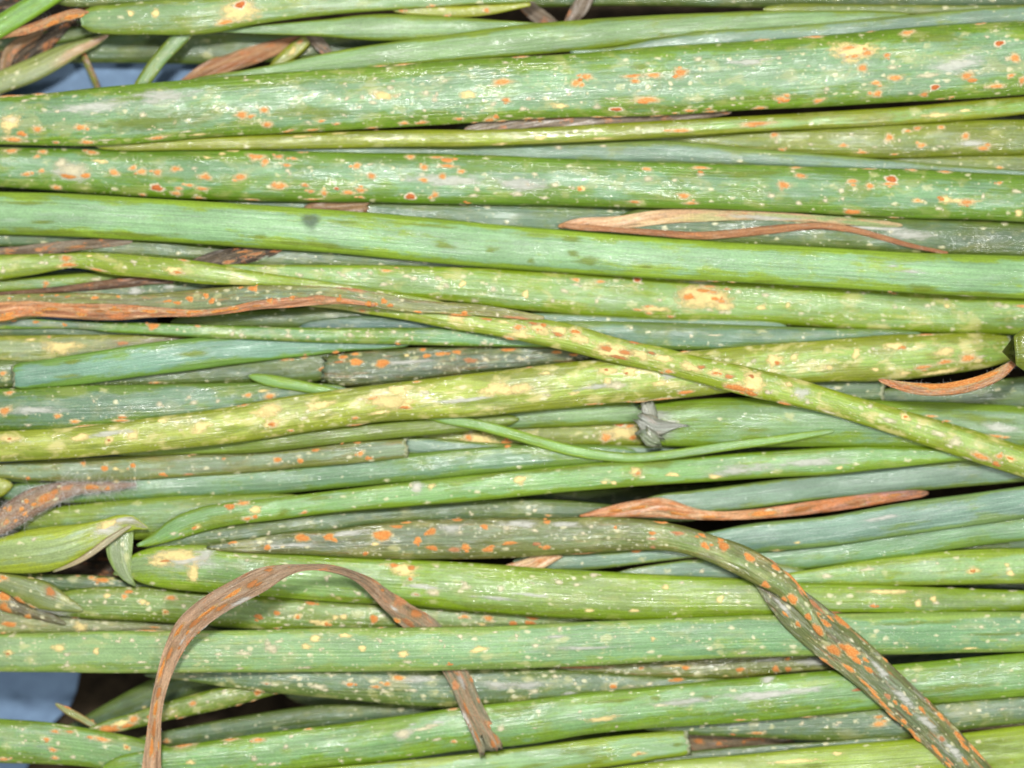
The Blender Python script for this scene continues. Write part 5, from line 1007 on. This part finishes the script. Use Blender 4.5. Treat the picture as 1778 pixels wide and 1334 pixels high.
15: """185,545,30,12,w 340,440,20,24,w 697,488,8,10,w 65,485,12,16,w 1220,518,16,8,w 1525,588,30,12,w 940,500,30,14,y 500,560,260,12,g 300,490,140,14,g
335,138,32,17,w 450,155,28,15,w 1125,143,14,12,w 1370,250,30,20,y 1020,170,30,16,y 560,95,34,14,w 160,220,120,12,g 480,235,120,12,g 170,145,12,8,w 820,320,34,14,y 530,320,34,14,y 1400,330,240,16,q 300,330,280,20,q 40,402,28,16,p,Y1b 150,400,34,13,p,Y1b 165,372,50,9,p,Y1b
865,688,34,14,w 865,690,18,8,p 1085,675,90,11,y 1148,688,30,13,p 1195,660,26,9,w 1500,700,30,16,p 1730,695,28,22,p 1435,685,36,18,y 1405,738,26,6,y 665,690,24,11,w 715,712,20,9,w 910,722,20,8,w 955,660,30,7,w 1085,712,24,9,w 1285,645,20,8,w 1500,720,16,8,y 1680,640,120,10,g 450,685,200,8,r
685,800,38,22,w 685,808,24,15,p 1100,765,42,15,p 315,745,26,18,w 175,838,38,18,w 440,790,14,12,w 920,792,32,12,w 800,805,30,9,w 400,850,60,12,g 120,800,160,30,g
1680,765,46,24,g 1150,905,240,24,g 980,930,50,12,w 1620,870,200,30,g 178,1075,22,9,w 705,1065,14,11,w 470,970,16,12,w 1290,875,60,20,q 960,890,40,18,q 700,900,200,14,q 620,1015,120,20,y
850,1240,46,20,y 850,1240,24,9,P 480,1225,130,30,q 560,1300,60,12,q 1110,1110,50,20,q 970,1270,50,16,q 200,1310,160,16,q 1100,1180,40,14,q
1235,1160,55,24,P 1365,1175,34,22,P 1525,1165,24,16,P 1455,1115,28,12,P 1620,1105,34,9,w 1500,1020,40,8,o 1600,1020,30,8,w""",
16: """808,288,36,18,w 808,290,24,11,p 1098,275,28,26,y 1195,245,28,18,y 1215,272,24,14,w 1310,172,35,9,w 1445,182,20,13,w 1700,195,30,8,w 660,175,24,9,w 900,200,200,16,y
180,695,24,18,p 262,695,28,17,p 258,632,20,13,p 420,650,120,26,g
1075,770,22,17,w 1120,850,12,9,w 130,765,54,30,g 100,860,240,26,g 380,830,140,24,g 1505,425,18,15,w 1650,508,34,11,w 1335,425,12,8,w 1430,560,60,8,y 1100,400,300,20,q 1600,470,200,14,q 1300,820,300,30,q
845,1050,48,20,o 845,1005,36,15,o 385,1008,42,9,o 435,1005,26,9,w 585,1040,24,13,w 350,1045,20,13,w 1635,955,24,9,w 60,1105,54,12,o 1500,1000,260,40,w,Z11 1340,990,80,26,P,Z11 1470,1030,70,36,P,Z11 1725,1020,50,34,P,Z11 1550,1040,34,18,P,Z11
850,700,110,24,g,V1b 1000,880,120,24,g,V1b 1150,1040,100,24,g,V1b 1330,1230,120,22,g,V1b 230,300,110,16,g,V1b
118,155,44,20,p,V1 290,248,48,26,p 390,360,34,18,p 450,450,62,26,d 555,575,64,30,p 665,580,78,26,p 700,640,40,16,p 650,690,55,16,p 325,408,28,13,p 268,370,30,11,p 505,415,26,11,o 570,485,26,16,p 600,385,90,18,p,V1b 560,330,50,12,r 380,160,60,12,p,V1 295,80,60,12,p,V1 440,290,90,16,r 640,420,26,12,o 770,800,80,11,p 880,930,70,11,p 1005,1035,26,18,p 1010,945,36,14,o 950,910,24,10,o 1240,1000,36,18,p 1245,1140,42,22,w 1250,1145,30,14,r 1360,1130,60,16,p 1390,1190,50,16,p 1205,1210,36,16,p 1470,1230,70,14,p 900,870,34,16,r 885,640,20,10,p 1160,900,34,11,r 1290,1310,30,12,p 1060,1100,44,10,p 430,1450,40,10,r 1100,1080,20,10,w 340,200,40,12,r 520,660,60,10,r 1300,1290,50,8,r 710,830,50,9,r
240,340,30,10,p,V1b 480,650,40,12,p,V1b 420,330,60,12,p,V1b 500,400,50,12,p,V1b 620,560,50,12,p,V1b 780,700,40,12,p,V1b 820,860,50,11,p,V1b 930,1000,50,11,p,V1b 1080,1150,50,11,p,V1b 1120,960,40,12,p,V1b 1230,1240,50,11,p,V1b 1400,1290,40,11,p,V1b 760,640,30,10,o,V1b 1040,980,24,10,o,V1b
580,1240,40,14,y 1100,1325,30,9,w 300,1290,200,14,y 400,1320,160,20,q 1550,1200,200,60,q""",
}

# ------------------------------------------------------------------ build the meshes
for L in LEAVES:
    build_leaf(L)
BYKEY = {L.key: L for L in LEAVES}
OFF = {1: (0, 0), 2: (440, 0), 3: (880, 0), 4: (1298, 0), 5: (0, 330), 6: (440, 330), 7: (880, 330), 8: (1298, 330),
       9: (0, 660), 10: (440, 660), 11: (880, 660), 12: (1298, 660), 13: (0, 974), 14: (440, 974), 15: (880, 974), 16: (1298, 974)}
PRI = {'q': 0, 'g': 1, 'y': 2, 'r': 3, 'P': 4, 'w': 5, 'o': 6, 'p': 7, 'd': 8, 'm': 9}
todo = []
for zi, text in SPOTS.items():
    ox, oy = OFF[zi]
    for it in text.split():
        f = it.split(',')
        X, Y, RX, RY = [float(v) / 3.704 for v in f[:4]]
        todo.append((PRI[f[4]], ox + X, oy + Y, RX, RY, f[4], f[5] if len(f) > 5 else None))
# small satellites break up the outline of many of the spots
for t in list(todo):
    if t[5] in 'opw' and rnd.random() < (0.55 if t[5] != 'w' else 0.3):
        f = rnd.uniform(.3, .6); g = rnd.uniform(0, 6.28)
        todo.append((t[0], t[1] + math.cos(g) * (t[3] * 1.05 + 1), t[2] + math.sin(g) * (t[4] * 1.0 + 1), max(2.2, t[3] * f), max(1.8, t[4] * f * 1.1), 'w' if rnd.random() < .45 else t[5], t[6]))
todo.sort(key=lambda t: t[0])
miss = 0
for n_, (_, x, y, rx, ry, k, key) in enumerate(todo):
    if key: L = BYKEY[key]
    else:
        gx, gy = int((x - GX0) / GS), int((y - GY0) / GS)
        idx = int(IDM[gy, gx])
        if idx < 0: miss += 1; continue
        L = LEAVES[idx]
    if L.key == 'J1e' and k == 'd': k = 'r'
    if L.key in ('J1', 'J1e', 'V1', 'V1b', 'O3', 'A1', 'R1f', 'Y3') and k in 'od': k = 'p'
    build_spot(L, x, y, max(rx, 1.6), max(ry, 1.6), k, n_)
print('spots', len(todo), 'missed', miss, 'leaves', len(LEAVES), 'HF max', HF.max())
fuzz(BYKEY['R1f'], -30, 235, 2300, 16, 3)
fuzz(BYKEY['P4'], 1540, 1762, 900, 4, 4, spread=1.1)
fuzz(BYKEY['A1'], 255, 480, 500, 5, 6, up=.6)
fuzz(BYKEY['J1'], 560, 700, 14, 14, 7)
fuzz(BYKEY['O3'], 560, 600, 16, 14, 8)
fuzz(BYKEY['T2'], 60, 146, 22, 16, 9)
fuzz(BYKEY['F3'], 600, 640, 14, 14, 10)
